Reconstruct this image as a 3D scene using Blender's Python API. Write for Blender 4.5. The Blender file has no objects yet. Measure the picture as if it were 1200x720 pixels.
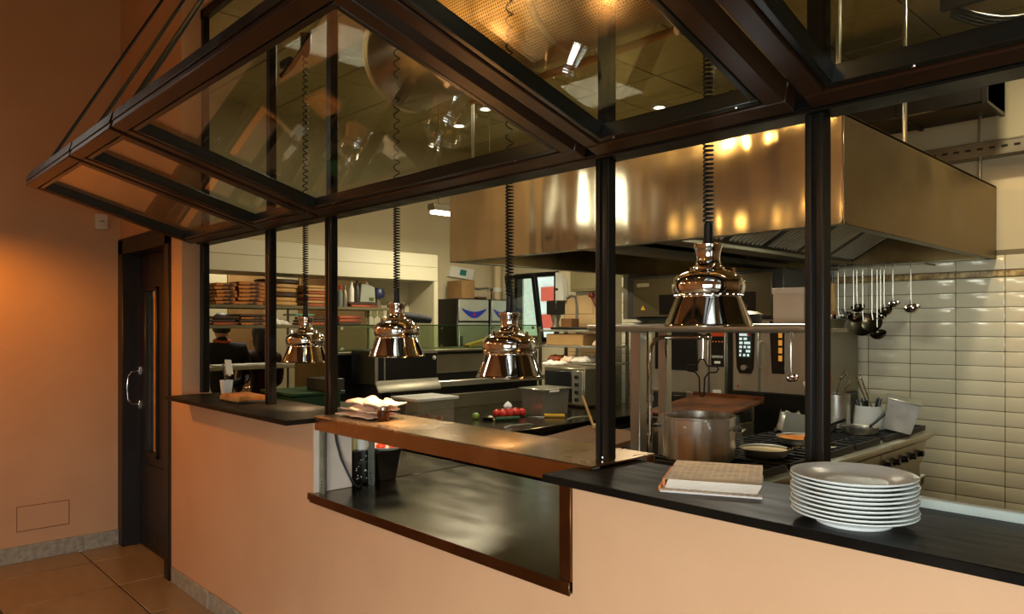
import bpy, bmesh, math, random
from mathutils import Vector, Matrix
random.seed(7)
PI = math.pi
SC = bpy.context.scene
COL = SC.collection

# ------------------------------------------------------------------ camera, world, light, exposure
cam_data = bpy.data.cameras.new('camera')
cam = bpy.data.objects.new('camera', cam_data)
COL.objects.link(cam)
cam_data.sensor_width = 36.0
cam_data.lens = 36.0 * 853.0 / 1200.0
cam_data.shift_y = 21.0 / 1200.0
cam_data.clip_start = 0.02
cam.location = (0.0, -1.6, 1.617)
cam.rotation_euler = (PI / 2, 0, math.atan2(853, 808))
SC.camera = cam

world = bpy.data.worlds.new('world')
SC.world = world
world.use_nodes = True
wn = world.node_tree.nodes
wn['Background'].inputs[0].default_value = (0.72, 0.86, 0.80, 1)
wn['Background'].inputs[1].default_value = 1.6

SC.view_settings.view_transform = 'Standard'
SC.view_settings.look = 'None'
SC.view_settings.exposure = 0.0
SC.view_settings.gamma = 1.0
SC.view_settings.use_curve_mapping = False


def area(name, loc, rot, size, size_y, power, color, spread=PI):
    d = bpy.data.lights.new(name, 'AREA')
    d.shape = 'RECTANGLE'
    d.size, d.size_y = size, size_y
    d.energy = power
    d.color = color
    d.spread = spread
    o = bpy.data.objects.new(name, d)
    o.location = loc
    o.rotation_euler = rot
    COL.objects.link(o)
    return o


def point(name, loc, power, color, r=0.04):
    d = bpy.data.lights.new(name, 'POINT')
    d.energy = power
    d.color = color
    d.shadow_soft_size = r
    o = bpy.data.objects.new(name, d)
    o.location = loc
    COL.objects.link(o)
    return o


WARM = (1.0, 0.46, 0.10)
KIT = (1.0, 0.90, 0.68)
DAY = (0.92, 0.98, 1.02)
# daylight through the windows of the dining room, behind and to the right of the camera
area('window_daylight', (1.0, -3.6, 1.25), (PI / 2 - 0.48, 0, 0.34), 2.2, 1.3, 92, DAY, 1.75)
area('side_window_daylight', (2.75, -2.0, 1.25), (0, PI / 2 - 0.42, 0), 1.3, 1.2, 22, DAY, 1.2)
area('hood_flare_light', (-5.86, -2.1, 3.05), (0, -PI / 2 + 0.25, 0), 0.9, 0.36, 13, (1.0, 0.96, 0.86), 2.2)  # added source for the white flare on the hood front; the wall is uncut
# kitchen ceiling luminaires, with added fill lights among them
area('kitchen_luminaire_light', (-5.0, 2.56, 2.56), (0, 0, 0), 0.08, 0.7, 30, (1.0, 0.93, 0.72))
area('kitchen_ceiling_and_fill_light', (-3.9, 3.0, 3.52), (0, 0, 0), 0.6, 0.6, 26, KIT)
area('kitchen_ceiling_and_fill_light', (-0.985, 2.95, 3.50), (0, 0, 0), 0.18, 0.18, 50, (1.0, 0.86, 0.60))
area('kitchen_ceiling_and_fill_light', (-4.4, 1.0, 3.52), (0, 0, 0), 0.6, 0.6, 15, KIT)  # added fill for the left of the kitchen
area('kitchen_ceiling_and_fill_light', (-0.2, 1.0, 3.52), (0, 0, 0), 0.6, 0.6, 15, (1.0, 0.90, 0.70))  # added fill for the near right of the kitchen
area('pizza_room_light', (-7.6, 1.6, 3.0), (0, 0, 0), 0.6, 0.6, 40, KIT)
# lamps inside the exhaust hood, one of them added as fill
area('hood_lamp_and_fill_light', (-1.75, 3.2, 2.17), (0, 0, 0), 0.25, 0.12, 4.0, (0.92, 1.0, 0.80))
area('hood_lamp_and_fill_light', (-1.9, 2.0, 2.17), (0, 0, 0), 0.25, 0.12, 10.0, (1.0, 0.95, 0.78))  # added to brighten the pans under the hood
area('hood_lamp_and_fill_light', (-3.3, 2.75, 2.17), (0, 0, 0), 0.25, 0.12, 6.0, (1.0, 0.88, 0.62))


# ------------------------------------------------------------------ helpers
def c(r, g, b):
    def f(v):
        v /= 255.0
        return v / 12.92 if v <= 0.04045 else ((v + 0.055) / 1.055) ** 2.4
    return (f(r), f(g), f(b), 1.0)


def mat(name, col, rough=0.5, metal=0.0, col2=None, scale=6.0, stretch=(1, 1, 1), rvar=0.0, bump=0.0, bscale=30.0,
        emit=None, estr=0.0, coat=0.0, spec=0.5, trans=0.0, alpha=1.0, detail=4.0, ramp=(0.35, 0.65), sheen=0.0):
    m = bpy.data.materials.new(name)
    m.use_nodes = True
    nt = m.node_tree
    N, L = nt.nodes, nt.links
    p = N['Principled BSDF']
    p.inputs['Base Color'].default_value = col
    p.inputs['Roughness'].default_value = rough
    p.inputs['Metallic'].default_value = metal
    p.inputs['Specular IOR Level'].default_value = spec
    p.inputs['Coat Weight'].default_value = coat
    p.inputs['Transmission Weight'].default_value = trans
    p.inputs['Alpha'].default_value = alpha
    if emit:
        p.inputs['Emission Color'].default_value = emit
        p.inputs['Emission Strength'].default_value = estr
    if col2 is None:
        col2 = tuple(v * 0.88 for v in col[:3]) + (1,)
    tc = N.new('ShaderNodeTexCoord')
    mp = N.new('ShaderNodeMapping')
    mp.inputs['Scale'].default_value = stretch
    L.new(tc.outputs['Object'], mp.inputs['Vector'])
    nz = N.new('ShaderNodeTexNoise')
    nz.inputs['Scale'].default_value = scale
    nz.inputs['Detail'].default_value = detail
    L.new(mp.outputs[0], nz.inputs['Vector'])
    rp = N.new('ShaderNodeValToRGB')
    rp.color_ramp.elements[0].position = ramp[0]
    rp.color_ramp.elements[1].position = ramp[1]
    rp.color_ramp.elements[0].color = col2
    rp.color_ramp.elements[1].color = col
    L.new(nz.outputs['Fac'], rp.inputs[0])
    L.new(rp.outputs[0], p.inputs['Base Color'])
    if rvar:
        mr = N.new('ShaderNodeMapRange')
        mr.inputs['From Min'].default_value = 0.3
        mr.inputs['From Max'].default_value = 0.7
        mr.inputs['To Min'].default_value = max(0.02, rough - rvar)
        mr.inputs['To Max'].default_value = min(1.0, rough + rvar)
        L.new(nz.outputs['Fac'], mr.inputs['Value'])
        L.new(mr.outputs[0], p.inputs['Roughness'])
    if bump:
        n2 = N.new('ShaderNodeTexNoise')
        n2.inputs['Scale'].default_value = bscale
        n2.inputs['Detail'].default_value = 3
        L.new(mp.outputs[0], n2.inputs['Vector'])
        b = N.new('ShaderNodeBump')
        b.inputs['Strength'].default_value = bump
        b.inputs['Distance'].default_value = 0.02
        L.new(n2.outputs['Fac'], b.inputs['Height'])
        L.new(b.outputs[0], p.inputs['Normal'])
    return m


def glass_mat(name, tint=(0.96, 0.98, 0.94, 1), f0=0.05, power=5.0, rough=0.01, gain=1.0):
    m = bpy.data.materials.new(name)
    m.use_nodes = True
    nt = m.node_tree
    N, L = nt.nodes, nt.links
    N.remove(N['Principled BSDF'])
    out = N['Material Output']
    lw = N.new('ShaderNodeLayerWeight')
    lw.inputs['Blend'].default_value = 0.5
    pw = N.new('ShaderNodeMath')
    pw.operation = 'POWER'
    pw.inputs[1].default_value = power
    L.new(lw.outputs['Facing'], pw.inputs[0])
    ma = N.new('ShaderNodeMath')
    ma.operation = 'MULTIPLY_ADD'
    ma.inputs[1].default_value = (1 - f0) * gain
    ma.inputs[2].default_value = f0
    ma.use_clamp = True
    L.new(pw.outputs[0], ma.inputs[0])
    tr = N.new('ShaderNodeBsdfTransparent')
    tr.inputs[0].default_value = tint
    gl = N.new('ShaderNodeBsdfGlossy')
    gl.inputs['Roughness'].default_value = rough
    mx = N.new('ShaderNodeMixShader')
    L.new(ma.outputs[0], mx.inputs[0])
    L.new(tr.outputs[0], mx.inputs[1])
    L.new(gl.outputs[0], mx.inputs[2])
    L.new(mx.outputs[0], out.inputs['Surface'])
    return m


class B:
    """Collects geometry for ONE mesh object."""

    def __init__(self):
        self.bm = bmesh.new()
        self.M = Matrix.Identity(4)

    def _put(self, verts):
        if self.M != Matrix.Identity(4):
            bmesh.ops.transform(self.bm, matrix=self.M, verts=verts)

    def box(self, x0, x1, y0, y1, z0, z1, bev=0.0, seg=1):
        b = self.bm
        vs = [b.verts.new((x, y, z)) for z in (z0, z1) for y in (y0, y1) for x in (x0, x1)]
        for f in ((0, 2, 3, 1), (4, 5, 7, 6), (0, 1, 5, 4), (2, 6, 7, 3), (0, 4, 6, 2), (1, 3, 7, 5)):
            b.faces.new([vs[i] for i in f])
        if bev > 0:
            es = list({e for v in vs for e in v.link_edges})
            r = bmesh.ops.bevel(b, geom=es, offset=bev, segments=seg, affect='EDGES', profile=0.6)
            vs = list({v for f in r['faces'] for v in f.verts} | {v for v in vs if v.is_valid})
        self._put(vs)
        return self

    def prism(self, poly, axis, a0, a1):
        """poly: 2D outline; axis x -> (y,z), y -> (x,z), z -> (x,y)."""
        def P(p, a):
            return {'x': (a, p[0], p[1]), 'y': (p[0], a, p[1]), 'z': (p[0], p[1], a)}[axis]
        b = self.bm
        A = [b.verts.new(P(p, a0)) for p in poly]
        C = [b.verts.new(P(p, a1)) for p in poly]
        n = len(poly)
        b.faces.new(A)
        b.faces.new(C[::-1])
        for i in range(n):
            b.faces.new((A[i], A[(i + 1) % n], C[(i + 1) % n], C[i]))
        self._put(A + C)
        return self

    def lathe(self, prof, at=(0, 0, 0), n=24, closed=False):
        b = self.bm
        rings, allv = [], []
        for r, z in prof:
            if r < 1e-6:
                v = b.verts.new((at[0], at[1], at[2] + z))
                rings.append([v])
                allv.append(v)
            else:
                ring = [b.verts.new((at[0] + r * math.cos(2 * PI * i / n), at[1] + r * math.sin(2 * PI * i / n), at[2] + z)) for i in range(n)]
                rings.append(ring)
                allv += ring
        pairs = list(zip(rings[:-1], rings[1:]))
        if closed:
            pairs.append((rings[-1], rings[0]))
        for A, C in pairs:
            for i in range(n):
                j = (i + 1) % n
                if len(A) == 1 and len(C) == 1:
                    continue
                if len(A) == 1:
                    b.faces.new((A[0], C[j], C[i]))
                elif len(C) == 1:
                    b.faces.new((A[i], A[j], C[0]))
                else:
                    b.faces.new((A[i], A[j], C[j], C[i]))
        self._put(allv)
        return self

    def tube(self, pts, r, n=8, closed=False, cap=True):
        b = self.bm
        pts = [Vector(p) for p in pts]
        m = len(pts)
        rr = r if isinstance(r, (list, tuple)) else [r] * m
        t0 = (pts[1] - pts[0]).normalized()
        up = Vector((0, 0, 1)) if abs(t0.z) < 0.9 else Vector((1, 0, 0))
        nrm = (up - t0 * up.dot(t0)).normalized()
        rings, allv = [], []
        for i in range(m):
            if closed:
                t = (pts[(i + 1) % m] - pts[i - 1]).normalized()
            else:
                t = (pts[min(i + 1, m - 1)] - pts[max(i - 1, 0)]).normalized()
            nrm = nrm - t * nrm.dot(t)
            if nrm.length < 1e-6:
                nrm = t.orthogonal()
            nrm.normalize()
            bi = t.cross(nrm)
            ring = [b.verts.new(pts[i] + (nrm * math.cos(2 * PI * k / n) + bi * math.sin(2 * PI * k / n)) * rr[i]) for k in range(n)]
            rings.append(ring)
            allv += ring
        for i in range(m if closed else m - 1):
            A, C = rings[i], rings[(i + 1) % m]
            for k in range(n):
                j = (k + 1) % n
                b.faces.new((A[k], A[j], C[j], C[k]))
        if cap and not closed:
            b.faces.new(rings[0][::-1])
            b.faces.new(rings[-1])
        self._put(allv)
        return self

    def cyl(self, p0, p1, r0, r1=None, n=16):
        return self.tube([p0, p1], [r0, r0 if r1 is None else r1], n)

    def ball(self, at, r, n=12, sz=(1, 1, 1)):
        res = bmesh.ops.create_uvsphere(self.bm, u_segments=n, v_segments=max(6, n // 2), radius=r,
                                        matrix=self.M @ Matrix.Translation(at) @ Matrix.Diagonal((*sz, 1)))
        return self

    def mesh(self, name, off=(0, 0, 0), flat=False, sub=0):
        b = self.bm
        bmesh.ops.recalc_face_normals(b, faces=b.faces[:])
        me = bpy.data.meshes.new(name)
        b.to_mesh(me)
        b.free()
        if off != (0, 0, 0):
            me.transform(Matrix.Translation(-Vector(off)))
        if not flat:
            me.polygons.foreach_set('use_smooth', [True] * len(me.polygons))
            me.set_sharp_from_angle(angle=math.radians(38))
        return me


def wloc(o):
    v = Vector((0, 0, 0))
    while o is not None:
        v += o.location
        o = o.parent
    return v


def obj(name, bl, m, parent=None, local=False, flat=False, loc=None):
    """Links builder bl as one object. World coordinates unless local (then relative to the parent)."""
    if parent is not None:
        off = (0, 0, 0) if local else tuple(wloc(parent))
        me = bl.mesh(name, off, flat)
        o = bpy.data.objects.new(name, me)
        o.parent = parent
    else:
        me = bl.mesh(name, (0, 0, 0), flat)
        if loc is None:
            xs = [v.co for v in me.vertices]
            loc = ((min(v.x for v in xs) + max(v.x for v in xs)) / 2, (min(v.y for v in xs) + max(v.y for v in xs)) / 2, min(v.z for v in xs))
        if not local:
            me.transform(Matrix.Translation(-Vector(loc)))
        o = bpy.data.objects.new(name, me)
        o.location = loc
    if m is not None:
        me.materials.append(m)
    COL.objects.link(o)
    return o


def tag(o, label, cat, group=None):
    o['label'] = label
    o['category'] = cat
    if group:
        o['group'] = group
    return o


def thing(name, label, cat, loc=(0, 0, 0), rz=0.0, group=None):
    o = bpy.data.objects.new(name, None)
    o.empty_display_size = 0.05
    o.location = loc
    o.rotation_euler = (0, 0, rz)
    COL.objects.link(o)
    return tag(o, label, cat, group)


def struct(name, bl, m, parent=None, flat=False):
    o = obj(name, bl, m, parent, flat=flat)
    if parent is None:
        o['kind'] = 'structure'
    return o


def dup(root, loc, rz=None, label=None, group=None):
    r = root.copy()
    COL.objects.link(r)
    r.location = loc
    if rz is not None:
        r.rotation_euler = (r.rotation_euler[0], r.rotation_euler[1], rz)
    if label:
        r['label'] = label
    if group:
        r['group'] = group
    for ch in list(root.children):
        k = ch.copy()
        COL.objects.link(k)
        k.parent = r
        for g in list(ch.children):
            d = g.copy()
            COL.objects.link(d)
            d.parent = k
    return r


def piece(name, me, loc, parent, m=None):
    """A small repeated piece that shares mesh data."""
    o = bpy.data.objects.new(name, me)
    o.parent = parent
    o.location = Vector(loc) - wloc(parent)
    COL.objects.link(o)
    return o


ORD = ['topmost', 'second', 'third', 'fourth', 'fifth', 'sixth', 'seventh', 'eighth', 'ninth', 'tenth', 'eleventh', 'twelfth']


def nth_from_top(k, n):
    if k == 0:
        return 'topmost'
    if k == n - 1:
        return 'lowest'
    return ORD[k] + ' from the top'


# ------------------------------------------------------------------ materials
PLASTER = mat('peach_plaster', c(208, 165, 124), 0.62, col2=c(202, 158, 117), scale=2.2, bump=0.06, bscale=60)
PLASTER_IN = mat('cream_plaster', c(204, 190, 152), 0.7, col2=c(196, 181, 142), scale=1.5)
PANEL_CREAM = mat('cream_panel', c(206, 196, 162), 0.5, col2=c(198, 188, 154), scale=1.2)
PLASTER_BEIGE = mat('beige_plaster', c(214, 190, 146), 0.75, col2=c(200, 176, 132), scale=2)
CHEEK = mat('white_plaster', c(226, 210, 190), 0.65)
BLACK = mat('black_metal', c(15, 13, 10), 0.36, 0.0, col2=c(11, 10, 8), spec=0.26, scale=9, rvar=0.08)
SASHM = mat('brown_black_metal', c(54, 32, 17), 0.34, 0.0, col2=c(44, 26, 13), spec=0.4, scale=9)
BLACK_IN = mat('black_bead', c(22, 24, 19), 0.28, 0.0, col2=c(17, 19, 15), spec=0.6)
RUBBER = mat('black_rubber', c(16, 15, 13), 0.45)
SLATE = mat('black_slate', c(24, 20, 14), 0.42, col2=c(14, 12, 9), scale=5, stretch=(1, 6, 1), rvar=0.08, bump=0.06, bscale=70, spec=0.10)
WOOD_DOOR = mat('dark_door_wood', c(28, 18, 11), 0.42, col2=c(21, 13, 8), scale=4, stretch=(14, 14, 0.8))
STEEL = mat('brushed_steel', c(186, 180, 160), 0.3, 0.78, col2=c(180, 173, 152), scale=4, stretch=(7, 7, 0.5), rvar=0.02)
STEEL_D = mat('dull_steel', c(142, 134, 110), 0.4, 0.78, col2=c(132, 123, 99), scale=4, rvar=0.03)
STEEL_SHELF = mat('pass_shelf_steel', c(200, 172, 132), 0.27, 1.0, col2=c(176, 142, 100), scale=4.5, rvar=0.05, ramp=(0.2, 0.8))
STEEL_WORK = mat('worn_work_steel', c(112, 102, 78), 0.22, 1.0, col2=c(92, 82, 60), scale=2.4, stretch=(1.6, 4, 1), rvar=0.05, ramp=(0.1, 0.9), detail=8)
STEEL_TRIM = mat('brown_steel_trim', c(122, 88, 58), 0.36, 1.0, col2=c(106, 74, 46), scale=6)
CHROME = mat('chrome', c(232, 229, 222), 0.035, 1.0, col2=c(226, 222, 214), scale=2)
GALV = mat('galvanised_steel', c(176, 182, 168), 0.45, 0.8, col2=c(150, 156, 142), scale=20)
IRON = mat('cast_iron', c(26, 24, 21), 0.55, col2=c(18, 16, 14), bump=0.1, bscale=90)
DARK = mat('dark_panel', c(22, 20, 16), 0.28, col2=c(15, 13, 10))
DARKGREY = mat('dark_grey_plastic', c(52, 48, 40), 0.45)
WHITE = mat('white_ceramic', c(232, 235, 228), 0.24, col2=c(226, 230, 222), coat=0.0, scale=3)
WPLASTIC = mat('white_plastic', c(222, 218, 202), 0.4)
GROUT = mat('grout', c(122, 112, 84), 0.85)
TILE = mat('cream_wall_tile', c(224, 216, 188), 0.16, col2=c(214, 204, 172), scale=2.0, coat=0.3)
TILE_B = mat('beige_wall_tile', c(206, 172, 122), 0.3, col2=c(196, 160, 110), scale=2.0)
DECO = mat('decor_tile', c(196, 170, 110), 0.3, col2=c(110, 74, 34), scale=26, detail=5)
FLOORT = mat('brown_floor_tile', c(152, 134, 104), 0.34, col2=c(138, 120, 92), scale=4.0, stretch=(1, 4, 1), rvar=0.04, detail=6)
FGROUT = mat('floor_grout', c(52, 40, 28), 0.9)
SKIRT = mat('grey_stone_skirting', c(168, 164, 146), 0.5, col2=c(142, 138, 120), scale=30)
KFLOOR = mat('kitchen_floor_tile', c(92, 70, 46), 0.4, col2=c(76, 58, 38))
CEILT = mat('ceiling_tile', c(190, 174, 128), 0.85, col2=c(180, 164, 118), scale=12, bump=0.1, bscale=120)
CEILG = mat('ceiling_grid', c(96, 84, 56), 0.6)
DCEIL = mat('dining_ceiling_paint', c(84, 56, 34), 0.8)
GLASS = glass_mat('window_glass', (0.93, 0.95, 0.88, 1), 0.12, gain=1.2)
GLASS_G = glass_mat('green_edge_glass', (0.72, 0.80, 0.66, 1), 0.06)
CLEAR = glass_mat('clear_plastic', (0.86, 0.87, 0.80, 1), 0.07, rough=0.06)
FILM = mat('cling_film', c(240, 238, 228), 0.07, alpha=0.10, coat=0.6, scale=12)
PAPER = mat('paper', c(232, 222, 202), 0.8, col2=c(222, 210, 188))
NAPKIN = mat('pink_white_napkin', c(238, 208, 178), 0.9, col2=c(228, 190, 158), scale=9)
CARD_O = mat('printed_pizza_box', c(196, 118, 44), 0.6, col2=c(58, 26, 8), scale=17, detail=6, ramp=(0.42, 0.58))
CARD_B = mat('tan_board', c(196, 150, 84), 0.6, col2=c(166, 118, 60), scale=8)
CARD_R = mat('red_brown_board', c(168, 78, 36), 0.6, col2=c(92, 34, 12), scale=10)
CARD_D = mat('dark_brown_board', c(74, 46, 22), 0.55, col2=c(54, 32, 14))
CARDBOARD = mat('brown_cardboard', c(150, 114, 66), 0.75, col2=c(132, 98, 54))
BREADM = mat('bread_crust', c(206, 132, 52), 0.7, col2=c(150, 78, 24), scale=14, bump=0.2, bscale=60)
WOODL = mat('light_wood', c(206, 160, 92), 0.6, col2=c(180, 132, 70), stretch=(2, 12, 2))
RUST = mat('rusty_tray', c(126, 74, 36), 0.5, 0.5, col2=c(74, 40, 18), scale=7)
BROWNB = mat('brown_board', c(112, 72, 32), 0.45, col2=c(90, 54, 22), scale=5)
GREEN = mat('green_plastic', c(12, 66, 28), 0.4)
BLUE = mat('blue_print', c(30, 48, 150), 0.4)
RED = mat('red_plastic', c(178, 36, 24), 0.4)
YELLOW = mat('yellow_plastic', c(232, 178, 44), 0.4)
ORANGE = mat('orange_sauce', c(222, 140, 36), 0.4, col2=c(190, 96, 20), scale=20)
SAUCE = mat('cream_sauce', c(226, 204, 158), 0.3, col2=c(206, 176, 124), scale=12)
LEAFG = mat('lettuce_green', c(150, 176, 60), 0.5, col2=c(90, 120, 30), scale=30)
TOMATO = mat('tomato_red', c(206, 52, 30), 0.3)
ALU = mat('brushed_aluminium', c(206, 204, 188), 0.36, 0.9, col2=c(178, 176, 160), scale=8, rvar=0.1)
GREYC = mat('grey_cloth', c(122, 124, 112), 0.85, col2=c(100, 102, 92))
SKIN = mat('skin', c(196, 140, 104), 0.5)
HAIR = mat('black_hair', c(14, 11, 9), 0.5, stretch=(20, 20, 1))
JACKET = mat('black_jacket', c(17, 15, 14), 0.8)
MAROON = mat('maroon_top', c(48, 14, 14), 0.8)
TROUSER = mat('dark_trousers', c(30, 22, 20), 0.85)
AMBER = mat('amber_glass', c(150, 78, 24), 0.1, col2=c(60, 26, 8), scale=14)
LIT = mat('lit_diffuser', c(255, 250, 235), 0.5, emit=(1, 0.95, 0.78, 1), estr=9)
BULB = mat('warm_bulb', c(255, 190, 110), 0.5, emit=(1.0, 0.58, 0.2, 1), estr=55)
DARKSTEEL = mat('dark_steel', c(104, 96, 78), 0.22, 1.0, col2=c(84, 76, 60), scale=6)
POTSTEEL = mat('pot_steel', c(232, 226, 210), 0.24, 0.85, col2=c(222, 214, 196), scale=5, stretch=(6, 6, 0.4), rvar=0.05)
MILKY = mat('milky_plastic', c(190, 184, 156), 0.25, alpha=0.14)
HEATBULB = mat('heat_bulb', c(255, 190, 110), 0.5, emit=(1.0, 0.62, 0.28, 1), estr=9)
DUCTSTEEL = mat('duct_steel', c(206, 190, 156), 0.32, 0.6, col2=c(190, 172, 138), scale=4)
OVENGLOW = mat('oven_glow', c(120, 70, 20), 0.3, emit=(1.0, 0.42, 0.06, 1), estr=0.5)
SCREEN = mat('lit_screen', c(200, 220, 215), 0.3, emit=(0.75, 0.95, 0.9, 1), estr=0.55)
BRICKRED = mat('red_render', c(210, 84, 60), 0.8)
WHITER = mat('white_render', c(232, 236, 230), 0.8)


def hood_material():
    m = mat('hood_steel', c(214, 204, 164), 0.11, 0.85, col2=c(200, 190, 152), scale=2.0, stretch=(1, 1, 2), rvar=0.04)
    nt = m.node_tree
    N, L = nt.nodes, nt.links
    tc = N.new('ShaderNodeTexCoord')
    mp = N.new('ShaderNodeMapping')
    mp.inputs['Scale'].default_value = (1.0, 1.0, 0.16)
    L.new(tc.outputs['Object'], mp.inputs['Vector'])
    n1 = N.new('ShaderNodeTexNoise')
    n1.inputs['Scale'].default_value = 3.6
    n1.inputs['Detail'].default_value = 1.0
    L.new(mp.outputs[0], n1.inputs['Vector'])
    b = N.new('ShaderNodeBump')
    b.inputs['Strength'].default_value = 0.40
    b.inputs['Distance'].default_value = 0.06
    L.new(n1.outputs['Fac'], b.inputs['Height'])
    p = N['Principled BSDF']
    L.new(b.outputs[0], p.inputs['Normal'])
    p.inputs['Anisotropic'].default_value = 0.6
    return m


HOOD = hood_material()
HOOD_SIDE = mat('greasy_hood_steel', c(146, 126, 84), 0.46, 1.0, col2=c(116, 97, 60), scale=3.2, rvar=0.1, detail=6)


def perforated_material():
    """Round punched holes in a sheet metal duct: dark dots in a grid that follows the tube (a hole is under 2 px)."""
    m = mat('perforated_duct', c(206, 176, 122), 0.38, 0.2, col2=c(190, 158, 104), scale=3)
    nt = m.node_tree
    N, L = nt.nodes, nt.links
    uv = N.new('ShaderNodeUVMap')
    mp = N.new('ShaderNodeMapping')
    mp.inputs['Scale'].default_value = (1, 1, 1)
    L.new(uv.outputs[0], mp.inputs['Vector'])
    fr = N.new('ShaderNodeVectorMath')
    fr.operation = 'FRACTION'
    L.new(mp.outputs[0], fr.inputs[0])
    sb = N.new('ShaderNodeVectorMath')
    sb.operation = 'SUBTRACT'
    sb.inputs[1].default_value = (0.5, 0.5, 0)
    L.new(fr.outputs[0], sb.inputs[0])
    ln = N.new('ShaderNodeVectorMath')
    ln.operation = 'LENGTH'
    L.new(sb.outputs[0], ln.inputs[0])
    lt = N.new('ShaderNodeMath')
    lt.operation = 'LESS_THAN'
    lt.inputs[1].default_value = 0.27
    L.new(ln.outputs[1], lt.inputs[0])
    p = N['Principled BSDF']
    src = p.inputs['Base Color'].links[0].from_socket
    mx = N.new('ShaderNodeMix')
    mx.data_type = 'RGBA'
    L.new(lt.outputs[0], mx.inputs[0])
    L.new(src, mx.inputs[6])
    mx.inputs[7].default_value = c(48, 30, 12)
    L.new(mx.outputs[2], p.inputs['Base Color'])
    return m


PERF = perforated_material()


def print_material():
    """Menu paper with rows of small print: flat print, so it is texture."""
    m = mat('printed_paper', c(226, 206, 176), 0.7)
    nt = m.node_tree
    N, L = nt.nodes, nt.links
    tc = N.new('ShaderNodeTexCoord')
    br = N.new('ShaderNodeTexBrick')
    br.inputs['Scale'].default_value = 1.0
    br.inputs['Brick Width'].default_value = 0.034
    br.inputs['Row Height'].default_value = 0.0125
    br.inputs['Mortar Size'].default_value = 0.0034
    br.inputs['Color1'].default_value = c(104, 88, 70)
    br.inputs['Color2'].default_value = c(214, 206, 190)
    br.inputs['Mortar'].default_value = c(238, 234, 224)
    br.inputs['Bias'].default_value = 0.25
    L.new(tc.outputs['Object'], br.inputs['Vector'])
    L.new(br.outputs['Color'], N['Principled BSDF'].inputs['Base Color'])
    return m


PRINT = print_material()
# ------------------------------------------------------------------ setting: dining room
KZ = 3.6      # kitchen ceiling
DZ = 4.2      # dining ceiling
CT = 1.197    # top of the stone counters
PX = [-4.605, -3.685, -3.052, -1.409, -0.760, 0.90]   # posts of the pass frame
PY0, PY1 = 0.112, 0.150

floor = struct('floor', B().box(-5.9, 2.9, -3.75, 0.6, -0.06, -0.004), FGROUT)
tile_me = B().box(-0.2985, 0.2985, -0.2985, 0.2985, -0.012, 0.0, 0.003).mesh('floor_tile')
tile_me.materials.append(FLOORT)
for i in range(-2, 8):
    for j in range(-6, 1):
        x = -4.96 + 0.605 * i + 0.3025
        y = -0.265 + 0.605 * j + 0.3025
        if x < -5.62:
            continue
        piece('floor_tile', tile_me, (x, y, 0), floor)
edge_me = B().box(-0.165, 0.165, -0.2985, 0.2985, -0.012, 0.0, 0.003).mesh('floor_tile_edge')
edge_me.materials.append(FLOORT)
for j in range(-6, 1):
    piece('floor_tile', edge_me, (-5.735, -0.265 + 0.605 * j + 0.3025, 0), floor)

wl = struct('wall_left', B().box(-6.02, -5.9, -3.75, 0.16, 0, DZ), PLASTER)
hatch = B()
for (y0, y1, z0, z1) in ((-0.645, -0.33, 0.375, 0.379), (-0.645, -0.641, 0.209, 0.377), (-0.334, -0.33, 0.212, 0.377), (-0.645, -0.33, 0.207, 0.211)):
    hatch.box(-5.9, -5.8985, y0, y1, z0, z1)
struct('access_panel_groove', hatch, mat('groove_shadow_gap', c(120, 80, 46), 0.9), wl)
struct('access_panel_face', B().box(-5.9, -5.8975, -0.640, -0.335, 0.2125, 0.3745, 0.001), PLASTER, wl)

bl = struct('baseboard_left', B().box(-5.9, -5.888, -0.243, 0.0, 0, 0.112, 0.003), SKIRT)
for j in range(8):
    struct('skirting_tile', B().box(-5.9, -5.888, -0.848 - 0.605 * j, -0.247 - 0.605 * j, 0, 0.114, 0.003), SKIRT, bl)

w = B()
w.box(-5.9, -4.635, 0, 0.16, 2.245, DZ)            # above the door
w.box(-4.82, -4.635, 0, 0.16, 0, 2.245)            # strip beside the door
w.box(-4.635, -2.99, 0, 0.20, 0, CT - 0.022)       # under the left counter
w.box(-2.99, -1.43, 0, 0.20, 0, 0.826)             # under the lowered pass
w.box(-1.43, 2.9, 0, 0.20, 0, CT - 0.022)          # under the right counter
w.box(-4.635, 2.9, 0.10, 0.20, KZ - 0.02, DZ)      # above the pass frame
wf = struct('wall_front', w, PLASTER)
struct('wall_end_panel', B().box(-2.992, -2.986, 0.004, 0.196, 0.862, CT - 0.024), CHEEK, wf)
for x in (-3.9, -2.35):
    pass
for k in range(12):
    x0 = -4.79 + 0.605 * k
    o = struct('skirting_tile', B().box(x0, x0 + 0.598, -0.012, 0, 0, 0.098 + 0.004 * ((k * 7) % 3), 0.003), SKIRT, wf)

wh = B()
for (y0, y1, z0, z1) in ((-2.6, -2.55, 2.65, 3.45), (-1.65, -1.60, 2.65, 3.45), (-2.55, -1.65, 2.65, 2.70), (-2.55, -1.65, 3.40, 3.45)):
    wh.box(-5.9, -5.87, y0, y1, z0, z1)
struct('flare_light_frame', wh, BLACK)  # added frame around the hood flare light, set on the closed wall
struct('wall_behind', B().box(-6.02, 3.0, -3.87, -3.75, 0, 0.2).box(-6.02, -0.05, -3.87, -3.75, 0.2, DZ).box(2.65, 3.0, -3.87, -3.75, 0.2, DZ).box(-0.05, 2.65, -3.87, -3.75, 1.95, DZ), PLASTER)
wd = B()
for x in (-0.05, 0.83, 1.71, 2.59):
    wd.box(x, x + 0.06, -3.81, -3.75, 0.2, 1.95)
wd.box(-0.05, 2.65, -3.81, -3.75, 0.2, 0.26).box(-0.05, 2.65, -3.81, -3.75, 1.89, 1.95)
struct('window_2', wd, BLACK)
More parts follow.
